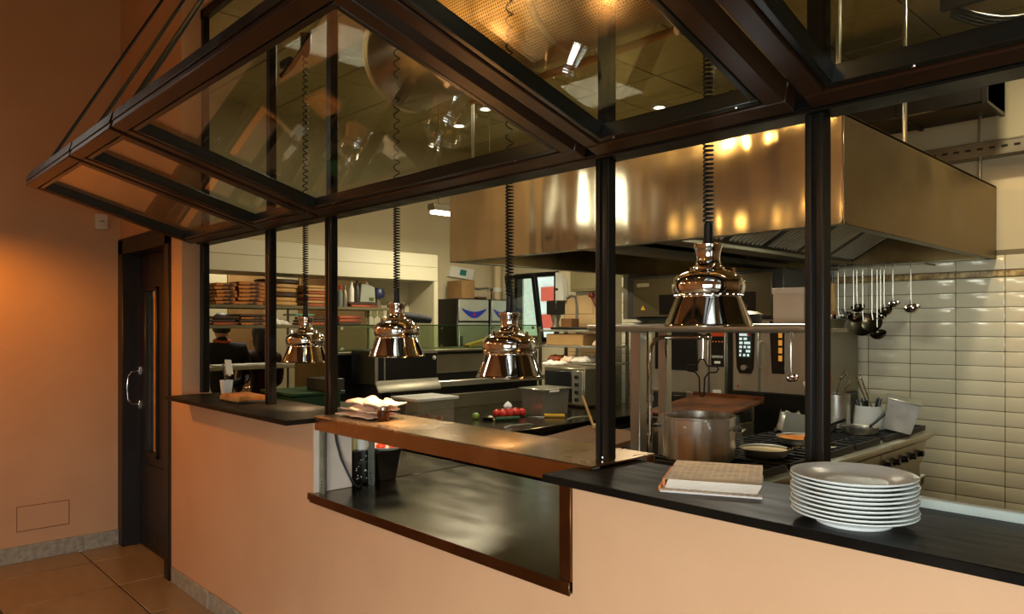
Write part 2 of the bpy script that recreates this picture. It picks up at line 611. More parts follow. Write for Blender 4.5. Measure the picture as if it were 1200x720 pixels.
struct('wall_right', B().box(2.9, 3.0, -3.75, 4.3, 0, 0.1).box(2.9, 3.0, -3.75, -2.8, 0.1, DZ).box(2.9, 3.0, -1.2, 4.3, 0.1, DZ).box(2.9, 3.0, -2.8, -1.2, 1.95, DZ), PLASTER)
struct('window_3', B().box(2.88, 2.96, -2.8, -2.74, 0.1, 1.95).box(2.88, 2.96, -2.03, -1.97, 0.1, 1.95).box(2.88, 2.96, -1.26, -1.2, 0.1, 1.95), BLACK)
struct('ceiling', B().box(-6.02, 3.0, -3.87, 0.2, DZ, DZ + 0.1), DCEIL)

# warm globes over the dining room, out of frame: what the hood and the chrome reflect
for x, y, z, lab in ((-4.3, -2.4, 2.75, 'warm globe pendant nearest the orange wall'), (-3.2, -3.2, 2.9, 'warm globe pendant over the middle of the dining room'),
                     (-1.6, -3.0, 2.8, 'warm globe pendant behind the viewer'), (-2.7, -0.75, 3.3, 'warm globe pendant high above the open sashes, far one'), (-1.35, -0.75, 3.35, 'warm globe pendant high above the open sashes, near one')):
    t = thing('globe_pendant', lab, 'lamp', (x, y, z), 0, 'globe pendants of the dining room')
    obj('cord', B().cyl((x, y, z + 0.1), (x, y, DZ), 0.004, n=6), RUBBER, t)
    obj('cap', B().lathe([(0, 0.15), (0.03, 0.15), (0.04, 0.045), (0, 0.045)], (x, y, z)), CHROME, t)
    obj('bulb', B().ball((x, y, z), 0.05, 16), BULB, t)
for k, (x, lab) in enumerate(((-2.75, 'small added spot that warms the far part of the duct'), (-1.35, 'small added spot that warms the near part of the duct'))):
    t = thing('added_duct_spot', lab, 'lamp', (x, -0.25, 3.0), 0, 'added duct spots above the open sashes')  # unseen spots added to warm the duct while the upper wall stays dark
    obj('spot_can', B().cyl((x, -0.30, 3.0), (x, -0.20, 3.012), 0.04, n=16), BLACK, t)
    obj('stem', B().cyl((x, -0.27, 3.02), (x, -0.27, DZ), 0.008, n=8), BLACK, t)
    sd = bpy.data.lights.new('added_duct_spot_light', 'SPOT')
    sd.energy = 130
    sd.color = (1.0, 0.56, 0.20)
    sd.spot_size = math.radians(75)
    sd.spot_blend = 0.6
    sd.shadow_soft_size = 0.03
    so = bpy.data.objects.new('added_duct_spot_light', sd)
    so.location = (x, -0.19, 3.012)
    so.rotation_euler = (PI / 2 + 0.12, 0, 0)
    COL.objects.link(so)
t = thing('shaded_pendant', 'black shaded pendant hanging left of the frame by the orange wall', 'lamp', (-5.2, -1.30, 2.40))
obj('cord', B().cyl((-5.2, -1.30, 2.58), (-5.2, -1.30, DZ), 0.004, n=6), RUBBER, t)
obj('lamp_shade', B().lathe([(0.0, 0.19), (0.03, 0.18), (0.12, 0.05), (0.13, 0.0), (0.122, 0.0), (0.112, 0.05), (0.025, 0.17), (0, 0.18)], (-5.2, -1.30, 2.40), 24), BLACK, t)
obj('bulb', B().ball((-5.2, -1.30, 2.46), 0.035, 14), BULB, t)
sd = bpy.data.lights.new('shaded_pendant_light', 'SPOT')
sd.energy = 60
sd.color = (1.0, 0.36, 0.03)
sd.spot_size = math.radians(168)
sd.spot_blend = 0.5
sd.shadow_soft_size = 0.05
so = bpy.data.objects.new('shaded_pendant_light', sd)
so.location = (-5.2, -1.30, 2.39)
COL.objects.link(so)

# ------------------------------------------------------------------ door and small wall fittings
d = B()
d.box(-5.9, -5.79, -0.018, 0.12, 0, 2.235, 0.004)
d.box(-4.90, -4.82, -0.018, 0.12, 0, 2.235, 0.004)
d.box(-5.9, -4.82, -0.018, 0.12, 2.13, 2.245, 0.004)
door = struct('door_1', d, WOOD_DOOR)
lf = B()
lf.box(-5.79, -5.62, 0.10, 0.14, 0.006, 2.13, 0.003)
lf.box(-5.40, -4.90, 0.10, 0.14, 0.006, 2.13, 0.003)
lf.box(-5.62, -5.40, 0.10, 0.14, 1.86, 2.13, 0.003)
lf.box(-5.62, -5.40, 0.10, 0.14, 0.006, 0.70, 0.003)
struct('door_leaf', lf, WOOD_DOOR, door)
struct('door_panel', B().box(-5.74, -4.95, 0.094, 0.10, 0.16, 0.62, 0.004), WOOD_DOOR, door)
bd = B()
for (x0, x1, z0, z1) in ((-5.645, -5.62, 0.68, 1.885), (-5.40, -5.375, 0.68, 1.885), (-5.645, -5.375, 1.86, 1.885), (-5.645, -5.375, 0.68, 0.705)):
    bd.box(x0, x1, 0.085, 0.11, z0, z1, 0.003)
struct('door_bead', bd, WOOD_DOOR, door)
struct('door_pane', B().box(-5.62, -5.40, 0.118, 0.124, 0.70, 1.86), GLASS, door)
hn = B().tube([(-5.80, 0.10, 1.28), (-5.80, 0.05, 1.275), (-5.80, 0.022, 1.24), (-5.80, 0.016, 1.155), (-5.80, 0.022, 1.07), (-5.80, 0.05, 1.035), (-5.80, 0.10, 1.03)], 0.012, 10)
hn.box(-5.825, -5.775, 0.09, 0.10, 1.25, 1.31, 0.003).box(-5.825, -5.775, 0.09, 0.10, 1.0, 1.06, 0.003)
struct('door_handle', hn, CHROME, door)
struct('door_glass_reflection', B().box(-5.50, -5.472, 0.108, 0.117, 0.72, 1.85), WOODL, door)  # pale strip drawn in for the bright reflection line in the glass

t = thing('wall_sensor', 'small white sensor box high on the orange wall left of the door', 'sensor', (-5.9, -0.13, 2.31))
obj('housing', B().box(-5.9, -5.865, -0.175, -0.09, 2.31, 2.42, 0.008, 2), WPLASTIC, t)
obj('lens', B().lathe([(0, 0.006), (0.012, 0.005), (0.014, 0), (0, 0)], (-5.865, -0.13, 2.365), 10), DARKGREY, t)

# ------------------------------------------------------------------ setting: kitchen
kf = struct('kitchen_floor', B().box(-9.2, 2.9, 0.2, 4.3, -0.06, 0.0), KFLOOR)
kw = B()
kw.box(-6.5, -6.05, 4.2, 4.32, 0, KZ).box(-6.05, -5.38, 4.2, 4.32, 0, 1.43).box(-6.05, -5.38, 4.2, 4.32, 2.2, KZ).box(-5.38, 2.9, 4.2, 4.32, 0, KZ)
wb = struct('wall_back', kw, PLASTER_IN)
struct('tile_backing', B().box(-4.62, 1.4, 4.188, 4.2, 0.4, 2.125), GROUT, wb)
tm = B().box(-0.1455, 0.1455, -0.009, 0.0, 0.0015, 0.0995, 0.006, 2).mesh('wall_tile')
tm.materials.append(TILE)
rows = [1.435 + 0.101 * k for k in range(-12, 5)]
for xi in range(-10, 6):
    x = -1.569 + 0.2945 * xi + 0.147
    if -3.75 < x < -2.75:
        continue
    for z in rows:
        piece('tile', tm, (x, 4.188, z), wb)
    for z in (1.990,):
        piece('tile', tm, (x, 4.188, z), wb)
dm = B().box(-0.1455, 0.1455, -0.007, 0.0, 0.0015, 0.0425, 0.004).mesh('decor_tile')
dm.materials.append(DECO)
for xi in range(-4, 8):
    piece('decor_tile', dm, (-1.569 + 0.2945 * xi + 0.147, 4.188, 1.943), wb)
struct('tile_backing', B().box(-5.30, -4.63, 4.19, 4.2, 0.9, 1.93), GROUT, wb)
tb = B().box(-0.099, 0.099, -0.008, 0, 0.0015, 0.1985, 0.003).mesh('wainscot_tile')
tb.materials.append(TILE_B)
for xi in range(3):
    for zi in range(5):
        piece('tile', tb, (-5.19 + 0.201 * xi, 4.19, 0.93 + 0.2 * zi), wb)

struct('wall_side', B().box(-6.5, -6.4, 2.95, 4.2, 0, KZ).box(-6.5, -6.4, 0.2, 2.95, 2.33, KZ), PLASTER_IN)
pw = B().box(-6.4, -5.9, 0.2, 2.95, 2.06, 2.33, 0.004)
pt = struct('partition_beam', pw, PANEL_CREAM)
struct('partition_panel', B().box(-5.902, -5.894, 0.2, 2.93, 2.20, 2.328, 0.001), PANEL_CREAM, pt)
struct('partition_panel', B().box(-5.902, -5.894, 0.2, 2.93, 2.062, 2.196, 0.001), PANEL_CREAM, pt)
struct('pillar', B().box(-6.4, -5.9, 2.90, 2.95, 0, 2.06).box(-6.4, -6.34, 2.42, 2.90, 0, 2.06), PANEL_CREAM)
struct('wall_far', B().box(-9.3, -9.2, 0.2, 4.3, 0, KZ).box(-9.2, -6.5, 4.2, 4.3, 0, KZ).box(-9.2, -5.9, 0.1, 0.2, 0, KZ), PLASTER_BEIGE)
cl = struct('kitchen_ceiling', B().box(-9.2, 2.9, 0.1, 4.3, KZ, KZ + 0.06), CEILG)
cm = B().box(-0.294, 0.294, -0.294, 0.294, -0.008, 0.0, 0.003).mesh('ceiling_tile')
cm.materials.append(CEILT)
for i in range(14):
    for j in range(7):
        piece('ceiling_tile', cm, (-7.3 + 0.6 * i, 0.5 + 0.6 * j, KZ), cl)

# rear window, tilted open, with the street behind it
wr = B()
for (x0, x1, z0, z1) in ((-6.05, -6.0, 1.43, 2.2), (-5.43, -5.38, 1.43, 2.2), (-6.0, -5.43, 2.15, 2.2), (-6.0, -5.43, 1.43, 1.48)):
    wr.box(x0, x1, 4.17, 4.25, z0, z1)
w1 = struct('window_1', wr, BLACK)
sm = B()
sm.M = Matrix.Translation((0, 4.165, 1.45)) @ Matrix.Rotation(math.radians(9), 4, 'X')
for (x0, x1, z0, z1) in ((-6.04, -5.985, 0, 0.74), (-5.62, -5.565, 0, 0.74), (-5.985, -5.62, 0.69, 0.74), (-5.985, -5.62, 0, 0.05)):
    sm.box(x0, x1, -0.05, 0, z0, z1, 0.004)
struct('window_sash', sm, BLACK, w1)
gp = B()
gp.M = Matrix.Translation((0, 4.165, 1.45)) @ Matrix.Rotation(math.radians(9), 4, 'X')
gp.box(-5.99, -5.61, -0.03, -0.024, 0.04, 0.70)
struct('window_pane', gp, GLASS, w1)
ob = thing('street_facade', 'pale and red striped house front outside the rear window', 'building', (-9.0, 9.15, 0))
obj('facade', B().box(-16, -3, 9.0, 9.3, 0, 6), WHITER, ob)
for z in (1.0, 1.55, 2.1, 2.65):
    obj('stripe', B().box(-10.3, -3, 8.96, 9.0, z, z + 0.28), BRICKRED, ob)

# ------------------------------------------------------------------ frame of the pass
fr = thing('pass_frame', 'black steel frame of posts and rails standing on the stone counters', 'frame', (-1.9, 0.13, CT))
for i, x in enumerate(PX):
    zb = CT
    p = B().box(x - 0.022, x + 0.022, PY0, PY1, zb, KZ - 0.02, 0.003)
    po = obj('post', p, BLACK, fr)
    for gx in (-0.0225, 0.0055):
        obj('post_rib', B().box(x + gx, x + gx + 0.017, PY0 - 0.007, PY0 + 0.001, zb, 2.118, 0.0025, 2), BLACK_IN, po)
    obj('screw', B().ball((x + 0.004, PY0 - 0.003, zb + 0.02), 0.005, 6), CHROME, po)
hd = B().box(-4.635, 2.85, 0.085, 0.175, 2.118, 2.175, 0.004).box(-4.635, 2.85, 0.078, 0.086, 2.124, 2.140, 0.002)
obj('header_rail', hd, BLACK, fr)
obj('top_rail', B().box(-4.635, 2.85, PY0, PY1, KZ - 0.08, KZ - 0.02, 0.003), BLACK, fr)

TILT = math.radians(16.0)
SL = 0.90
s_ = Vector((0, -math.cos(TILT), math.sin(TILT)))
n_ = Vector((0, math.sin(TILT), math.cos(TILT)))
SM = Matrix(((1, 0, 0, 0), (0, s_.y, n_.y, 0.066), (0, s_.z, n_.z, 2.150), (0, 0, 0, 1)))
SASHES = [(-4.64, -3.70, 'narrow swung-out glass sash at the far end by the orange wall'),
          (-3.672, -3.072, 'second swung-out glass sash from the orange wall, narrower than its neighbours'),
          (-3.035, -1.432, 'long swung-out glass sash over the three far heat lamps and the serving shelf'),
          (-1.388, -0.785, 'short swung-out glass sash above the nearest heat lamp'),
          (-0.742, 0.86, 'long swung-out glass sash nearest the viewer above the plates')]
for x0, x1, lab in SASHES:
    t = thing('window_sash', lab, 'window', ((x0 + x1) / 2, 0.066, 2.150), 0, 'open glass sashes of the pass')
    W = 0.05

    def mem(name, a0, a1, b0, b1, m=SASHM, n0=-0.034, n1=0.022, bv=0.003, par=t):
        q = B()
        q.M = SM
        q.box(a0, a1, b0, b1, n0, n1, bv)
        return obj(name, q, m, par)
    for a0, a1, b0, b1, nm in ((x0, x1, 0, W, 'bottom_rail'), (x0, x1, SL - W, SL, 'top_rail'), (x0, x0 + W, W, SL - W, 'stile'), (x1 - W, x1, W, SL - W, 'stile')):
        o = mem(nm, a0, a1, b0, b1)
    G = 0.006
    H = 0.018
    i0, i1, j0, j1 = x0 + W + G, x1 - W - G, W + G, SL - W - G
    for a0, a1, b0, b1 in ((i0, i1, j0, j0 + H), (i0, i1, j1 - H, j1), (i0, i0 + H, j0 + H, j1 - H), (i1 - H, i1, j0 + H, j1 - H)):
        mem('glazing_bead', a0, a1, b0, b1, BLACK_IN, -0.030, 0.016, 0.002)
    for a0, a1, b0, b1 in ((x0 + W, i0, W, SL - W), (i1, x1 - W, W, SL - W), (i0, i1, W, j0), (i0, i1, j1, SL - W)):
        mem('groove_filler', a0, a1, b0, b1, RUBBER, -0.022, 0.014, 0)
    mem('glass_pane', i0 + H - 0.004, i1 - H + 0.004, j0 + H - 0.004, j1 - H + 0.004, GLASS, 0.004, 0.010, 0)
    mem('drip_rail', x0, x1, SL, SL + 0.006, BLACK, -0.01, 0.034, 0.001)
    for fx in (0.12, 0.88):
        q = B()
        q.M = SM
        q.ball((i0 + (i1 - i0) * fx, j0 + H * 0.5, -0.030), 0.0045, 6)
        obj('screw', q, CHROME, t)
for k, (x, lab) in enumerate(((-4.36, 'thin black stay rod holding the farthest sash, leftmost of three'), (-3.47, 'thin black stay rod between the outer two rods, middle of three'),
                              (-2.96, 'thicker black stay rod at the corner of the long far sash'), (-1.5, 'black stay rod at the near corner of the long far sash'), (-0.70, 'black stay rod of the sash nearest the viewer'))):
    yo, zo = 0.066 - math.cos(TILT) * SL + 0.02, 2.150 + math.sin(TILT) * SL + 0.03
    r = 0.008 if k != 2 else 0.011
    t = thing('stay_rod', lab, 'rod', (x, yo, zo), 0, 'stay rods of the open sashes')
    obj('rod', B().cyl((x, yo, zo - 0.02), (x, 0.10, zo - 0.02 + 1.82 * (0.10 - yo)), r, n=8), RUBBER, t)
    obj('eye_plate', B().box(x - 0.02, x + 0.02, yo - 0.01, yo + 0.02, zo - 0.035, zo - 0.012, 0.003), BLACK, t)

# ------------------------------------------------------------------ counters and shelves of the pass
q = B().box(-4.53, -2.99, -0.13, 0.28, CT - 0.022, CT, 0.002)
tag(obj('stone_counter', q, SLATE), 'black slate counter left of the lowered pass, carrying the bread tray', 'counter', 'black slate counters')
q = B().box(-1.43, 2.88, -0.13, 0.238, CT - 0.022, CT, 0.002)
tag(obj('stone_counter', q, SLATE), 'long black slate counter under the plates and the menus', 'counter', 'black slate counters')
t = thing('counter_upstand', 'pale steel upstand along the back of the slate counter, right of the plates', 'trim', (0.6, 0.25, CT))
obj('upstand', B().box(-0.70, 2.88, 0.238, 0.262, CT - 0.3, CT + 0.022, 0.003), mat('painted_steel', c(206, 214, 200), 0.35, col2=c(186, 196, 182)), t)
t = thing('work_table', 'worn dark steel work table in the lowered pass below the serving shelf', 'table', (-2.4, 0.4, 0))
obj('table_top', B().box(-3.02, -1.44, -0.012, 0.93, 0.829, 0.859, 0.002), STEEL_WORK, t)
obj('side_top', B().box(-3.75, -3.026, 0.21, 0.93, 0.829, 0.861, 0.002), STEEL_WORK, t)
obj('front_trim', B().box(-2.995, -1.43, -0.016, -0.010, 0.822, 0.861, 0.001), STEEL_TRIM, t)
obj('side_trim', B().box(-1.475, -1.43, -0.010, 0.0, 0.861, CT - 0.022, 0.001), STEEL_TRIM, t)
obj('back_apron', B().box(-3.75, -1.44, 0.90, 0.93, 0.70, 0.829), STEEL_D, t)
for x, y in ((-3.7, 0.28), (-3.7, 0.86), (-1.6, 0.28), (-1.6, 0.86)):
    obj('leg', B().box(x - 0.02, x + 0.02, y - 0.02, y + 0.02, 0, 0.829, 0.002), STEEL_D, t)

t = thing('serving_shelf', 'long steel serving shelf lit by the heat lamps between the two slate counters', 'shelf', (-2.2, 0.16, 0.859))
sh = B().prism([(0.0, 1.147), (0.0, 1.205), (0.004, 1.21), (0.31, 1.21), (0.31, 1.16), (0.305, 1.16), (0.305, 1.205), (0.006, 1.205), (0.006, 1.147)], 'x', -2.975, -1.36)
obj('shelf_plate', sh, STEEL_SHELF, t)
for y in (0.03, 0.285):
    lg = B().prism([(-2.98, y - 0.004), (-2.98, y + 0.03), (-2.974, y + 0.03), (-2.974, y + 0.002), (-2.94, y + 0.002), (-2.94, y - 0.004)], 'z', 0.859, 1.205)
    lo = obj('leg', lg, GALV, t)
    hb = B()
    for z in (0.885, 0.90, 0.915):
        hb.cyl((-2.958, y - 0.006, z), (-2.958, y - 0.003, z), 0.0035, n=8)
    obj('bolt', hb, DARKGREY, lo)
for y in (0.04, 0.27):
    obj('leg', B().box(-1.40, -1.372, y - 0.014, y + 0.014, 0.859, 1.205, 0.001), GALV, t)
# ------------------------------------------------------------------ heat lamps
def coil(x, y, z0, z1, amp, turns_tight, turns_loose, zs, wob=0.0):
    """Coiled cord: tight turns from z0 up to zs, stretched turns from zs to z1."""
    pts = []
    for a, b, tn in ((z0, zs, turns_tight), (zs, z1, turns_loose)):
        n = int(tn * 9)
        for i in range(n):
            f = i / n
            th = 2 * PI * tn * f
            z = a + (b - a) * f
            pts.append((x + amp * math.cos(th) + wob * math.sin(z * 3), y + amp * math.sin(th), z))
    pts.append((x, y, z1 + 0.01))
    return B().tube(pts, 0.0032, 5)


LAMP_P = [(0.118, 0.0), (0.124, 0.0), (0.125, 0.003), (0.1225, 0.006), (0.1215, 0.009), (0.0935, 0.082), (0.092, 0.086), (0.0925, 0.0895), (0.095, 0.092), (0.099, 0.096), (0.102, 0.106), (0.1035, 0.120),
          (0.100, 0.134), (0.090, 0.147), (0.074, 0.156), (0.056, 0.161), (0.0465, 0.165), (0.046, 0.170), (0.038, 0.176), (0.0335, 0.190), (0.0335, 0.206), (0.037, 0.222), (0.042, 0.233),
          (0.0415, 0.238), (0.030, 0.240), (0.0, 0.240), (0.0, 0.234), (0.030, 0.20), (0.045, 0.155), (0.092, 0.14), (0.097, 0.12), (0.088, 0.092)]
lamp_me = B().lathe(LAMP_P, n=40, closed=True).mesh('shade')
lamp_me.materials.append(CHROME)
bead_me = B()
for k in range(28):
    a = 2 * PI * k / 28
    bead_me.ball((0.0945 * math.cos(a), 0.0945 * math.sin(a), 0.091), 0.0045, 6)
bead_me = bead_me.mesh('beads')
bead_me.materials.append(CHROME)
knob_me = B()
for k in range(3):
    a = 2 * PI * k / 3 + 0.35
    knob_me.cyl((0.072 * math.cos(a), 0.072 * math.sin(a), 0.154), (0.072 * math.cos(a), 0.072 * math.sin(a), 0.168), 0.006, n=8)
knob_me = knob_me.mesh('screws')
knob_me.materials.append(CHROME)
bulb_me = B().ball((0, 0, 0.075), 0.045, 14, (1, 1, 1.15)).mesh('bulb')
bulb_me.materials.append(HEATBULB)
plug_me = B().lathe([(0, 0.30), (0.011, 0.30), (0.0125, 0.29), (0.0135, 0.25), (0.017, 0.24), (0, 0.24)], n=12).mesh('plug')
plug_me.materials.append(RUBBER)
LAMPS = [(-1.138, 1.612, 'nearest chrome heat lamp, largest of the row, hanging over the menus', 3.59),
         (-1.977, 1.424, 'chrome heat lamp over the middle of the serving shelf, second nearest', 3.59),
         (-2.711, 1.476, 'chrome heat lamp above the pile of napkins', 3.59),
         (-3.556, 1.420, 'farthest chrome heat lamp, over the far slate counter between two posts', 3.10)]
for i, (x, z, lab, top) in enumerate(LAMPS):
    y = 0.26
    t = thing('heat_lamp', lab, 'lamp', (x, y, z), 0, 'chrome heat lamps of the pass')
    for nm, me in (('shade', lamp_me), ('bead_ring', bead_me), ('dome_screw', knob_me), ('bulb', bulb_me), ('cord_plug', plug_me)):
        o = bpy.data.objects.new(nm, me)
        o.parent = t
        COL.objects.link(o)
    zs = z + (0.72 if i else 0.9)
    obj('coiled_cord', coil(x, y, z + 0.30, top, 0.0135, 34 if i else 46, 30 if i else 40, zs), RUBBER, t)
    if i < 3:
        obj('ceiling_rose', B().lathe([(0, 0), (0.05, 0), (0.045, -0.03), (0.012, -0.05), (0, -0.05)], (x, y, 3.592), 16), BLACK, t)
    else:
        obj('wall_bracket', B().box(-3.66, -3.555, 0.165, 0.19, 2.98, 3.02, 0.003).tube([(-3.66, 0.17, 2.94), (-3.60, 0.2, 2.98), (-3.556, 0.26, 3.10)], 0.014, 8)
            .lathe([(0, 0.09), (0.03, 0.09), (0.026, 0.0), (0.012, -0.03), (0, -0.03)], (x, y, 3.07), 10), BLACK, t)
    d = bpy.data.lights.new('heat_light', 'SPOT')
    d.energy = 20 if i else 3.0
    d.color = (1.0, 0.64, 0.33)
    d.spot_size = math.radians(118)
    d.spot_blend = 0.6
    d.shadow_soft_size = 0.04
    lo = bpy.data.objects.new('heat_light', d)
    lo.location = (x, y, z + 0.015)
    COL.objects.link(lo)

# ------------------------------------------------------------------ things on the right counter
PLATE_P = [(0, 0.0095), (0.066, 0.0095), (0.082, 0.0125), (0.092, 0.018), (0.120, 0.0255), (0.1240, 0.0262), (0.1250, 0.0245), (0.1225, 0.0222), (0.094, 0.0140),
           (0.080, 0.0072), (0.077, 0.006), (0.075, 0.0), (0.071, 0.0), (0.069, 0.006), (0, 0.006)]
plate_me = B().lathe(PLATE_P, n=56).mesh('plate')
plate_me.materials.append(WHITE)
NPL = 10
for k in range(NPL):
    o = bpy.data.objects.new('plate', plate_me)
    o.location = (-0.626 + 0.0018 * math.sin(k * 2.1), -0.006 + 0.0018 * math.cos(k * 1.7), CT + 0.0088 * k)
    COL.objects.link(o)
    tag(o, 'white dinner plate on the slate counter, ' + nth_from_top(NPL - 1 - k, NPL) + ' in the stack of ten', 'plate', 'white plates stacked on the counter')

ra = math.radians(27)
mx_, my_ = -1.040, 0.128
t = thing('placemat', 'printed paper placemat with orange edge, under the menu pad', 'placemat', (mx_ + 0.004, my_ - 0.012, CT), ra)
obj('sheet', B().box(-0.118, 0.126, -0.148, 0.13, 0.0, 0.004), PRINT, t, local=True)
obj('orange_edge', B().box(-0.124, -0.118, -0.135, 0.06, 0.0, 0.012), mat('orange_card', c(206, 122, 46), 0.6), t, local=True)
t = thing('menu_pad', 'thick pad of printed paper menus with curling top sheet beside the stockpot', 'menu', (mx_, my_, CT + 0.004), ra)
pg = B()
for k in range(9):
    pg.box(-0.112 + 0.0008 * k, 0.112 + 0.0013 * k, -0.118 - 0.0012 * (8 - k), 0.13, 0.0023 * k, 0.0023 * k + 0.0019)
po = obj('page_block', pg, PAPER, t, local=True)
po['kind'] = 'stuff'
bm_ = B()
NX, NY = 14, 14
grid = []
for j in range(NY + 1):
    row = []
    for i in range(NX + 1):
        u, v = i / NX, j / NY
        xx = -0.114 + 0.236 * u
        yy = -0.128 + 0.262 * v
        zz = 0.0215 + 0.010 * (u * (1 - v)) ** 1.5 + 0.006 * math.sin(u * 3.3) * (1 - v) + 0.003 * v
        row.append(bm_.bm.verts.new((xx, yy, zz)))
    grid.append(row)
for j in range(NY):
    for i in range(NX):
        bm_.bm.faces.new((grid[j][i], grid[j][i + 1], grid[j + 1][i + 1], grid[j + 1][i]))
bmesh.ops.solidify(bm_.bm, geom=bm_.bm.faces[:], thickness=0.0012)
obj('cover_sheet', bm_, PRINT, t, local=True)
obj('orange_spine', B().box(-0.119, -0.113, -0.12, 0.05, 0.0, 0.0215), mat('orange_spine_card', c(200, 116, 44), 0.6), t, local=True)

# ------------------------------------------------------------------ things on the serving shelf
def cloth(x0, x1, y0, y1, z, th, seed, droop=0.0, nx=16, ny=10, amp=0.008):
    rnd = random.Random(seed)
    ph = [rnd.uniform(0, 6.28) for _ in range(6)]
    b = B()
    def h(u, v):
        return amp * (math.sin(7 * u + ph[0]) * math.cos(5 * v + ph[1]) + 0.6 * math.sin(13 * u + 9 * v + ph[2]) + 0.4 * math.sin(21 * v + ph[3] + 4 * u))
    top, bot = [], []
    for j in range(ny + 1):
        rt, rb = [], []
        for i in range(nx + 1):
            u, v = i / nx, j / ny
            e = 0.006 * math.sin(11 * u + ph[4]) + 0.004 * math.sin(17 * v + ph[5])
            x = x0 + (x1 - x0) * u + e * (1 if 0.2 < v < 0.9 else 1.6)
            y = y0 + (y1 - y0) * v + e
            edge = min(u, 1 - u, v, 1 - v)
            k = min(1, edge * 6)
            zz = z + h(u, v) * (0.5 + 0.5 * k) - droop * (1 - k)
            rt.append(b.bm.verts.new((x, y, zz + th * (0.35 + 0.65 * k))))
            rb.append(b.bm.verts.new((x, y, zz)))
        top.append(rt)
        bot.append(rb)
    for j in range(ny):
        for i in range(nx):
            b.bm.faces.new((top[j][i], top[j][i + 1], top[j + 1][i + 1], top[j + 1][i]))
            b.bm.faces.new((bot[j][i], bot[j + 1][i], bot[j + 1][i + 1], bot[j][i + 1]))
    for i in range(nx):
        b.bm.faces.new((bot[0][i], bot[0][i + 1], top[0][i + 1], top[0][i]))
        b.bm.faces.new((top[ny][i], top[ny][i + 1], bot[ny][i + 1], bot[ny][i]))
    for j in range(ny):
        b.bm.faces.new((bot[j][0], top[j][0], top[j + 1][0], bot[j + 1][0]))
        b.bm.faces.new((bot[j][nx], bot[j + 1][nx], top[j + 1][nx], top[j][nx]))
    return b


for k, lab in enumerate(('pale napkin at the bottom of the rumpled pile on the serving shelf', 'pale napkin folded in the middle of the rumpled pile', 'pale napkin spread on top of the rumpled pile')):
    o = obj('napkin', cloth(-2.90 + 0.012 * k, -2.66 + 0.02 * k, 0.075 + 0.01 * k, 0.235, 1.2185 + 0.026 * k, 0.015, 5 + k, amp=0.0045 + 0.003 * k), NAPKIN)
    tag(o, lab, 'napkin', 'napkins piled on the serving shelf')
t = thing('spice_jar', 'small amber jar lying between the napkins and the plastic tub', 'jar', (-2.66, 0.10, 1.21))
obj('jar_body', B().lathe([(0, 0), (0.024, 0), (0.026, 0.006), (0.026, 0.036), (0.018, 0.044), (0, 0.044)], (-2.63, 0.135, 1.21), 16), AMBER, t)
obj('lid', B().lathe([(0, 0), (0.019, 0), (0.019, 0.012), (0, 0.012)], (-2.63, 0.135, 1.254), 16), CHROME, t)

# ------------------------------------------------------------------ things under and behind the serving shelf
t = thing('printer_box', 'black plastic order printer under the serving shelf behind its legs', 'printer', (-3.12, 0.265, 0.861))
obj('housing', B().box(-3.25, -2.99, 0.212, 0.318, 0.861, 1.02, 0.008, 2), DARK, t)
obj('paper_slot', B().box(-2.991, -2.988, 0.23, 0.30, 0.96, 0.972), DARKGREY, t)
dots = B()
for k in range(16):
    rx, rz = random.uniform(0.22, 0.31), random.uniform(0.88, 1.0)
    dots.ball((-2.989, rx, rz), 0.003, 6)
do = obj('splash_speck', dots, WPLASTIC, t)
do['kind'] = 'stuff'
t = thing('black_bin', 'small black square bin on the work table right of the printer', 'bin', (-3.08, 0.42, 0.861))
obj('body', B().prism([(0.355, 0.861), (0.445, 0.861), (0.475, 0.995), (0.335, 0.995)], 'x', -3.16, -2.99), DARK, t)
obj('rim', B().box(-3.17, -2.98, 0.33, 0.48, 0.995, 1.007, 0.003), DARK, t)
t = thing('food_plate', 'small plate with two tomato halves standing on the black bin', 'plate', (-3.03, 0.415, 1.007))
obj('dish', B().lathe([(0, 0.004), (0.06, 0.004), (0.095, 0.018), (0.10, 0.018), (0.065, 0), (0, 0)], (-3.03, 0.415, 1.007), 24), WHITE, t)
o = obj('tomato_half', B().ball((-3.03, 0.385, 1.023), 0.026, 10, (1, 1, 0.6)), TOMATO, t)
o = obj('tomato_half', B().ball((-2.99, 0.44, 1.025), 0.03, 10, (1.2, 1, 0.6)), TOMATO, t)
t = thing('tumbler', 'white paper tumbler standing on the order printer', 'cup', (-3.03, 0.285, 1.02))
obj('cup', B().lathe([(0, 0), (0.026, 0), (0.033, 0.08), (0.030, 0.08), (0.024, 0.006), (0, 0.006)], (-3.035, 0.282, 1.02), 16), WPLASTIC, t)
t = thing('mustard_tub', 'pale yellow tub beside the paper tumbler on the order printer', 'tub', (-3.05, 0.235, 1.02))
obj('tub', B().box(-3.075, -3.02, 0.216, 0.246, 1.02, 1.09, 0.006), mat('pale_yellow_tub', c(214, 190, 120), 0.5), t)
o = obj('power_cable', B().tube([(-2.975, 0.10, 1.15), (-2.972, 0.11, 1.08), (-2.965, 0.13, 1.0), (-2.945, 0.155, 0.93), (-2.93, 0.175, 0.88), (-2.935, 0.20, 0.867), (-2.965, 0.235, 0.868), (-2.99, 0.25, 0.875)], 0.006, 8), RUBBER)
tag(o, 'black power cable curving down beside the white wall end', 'cable')

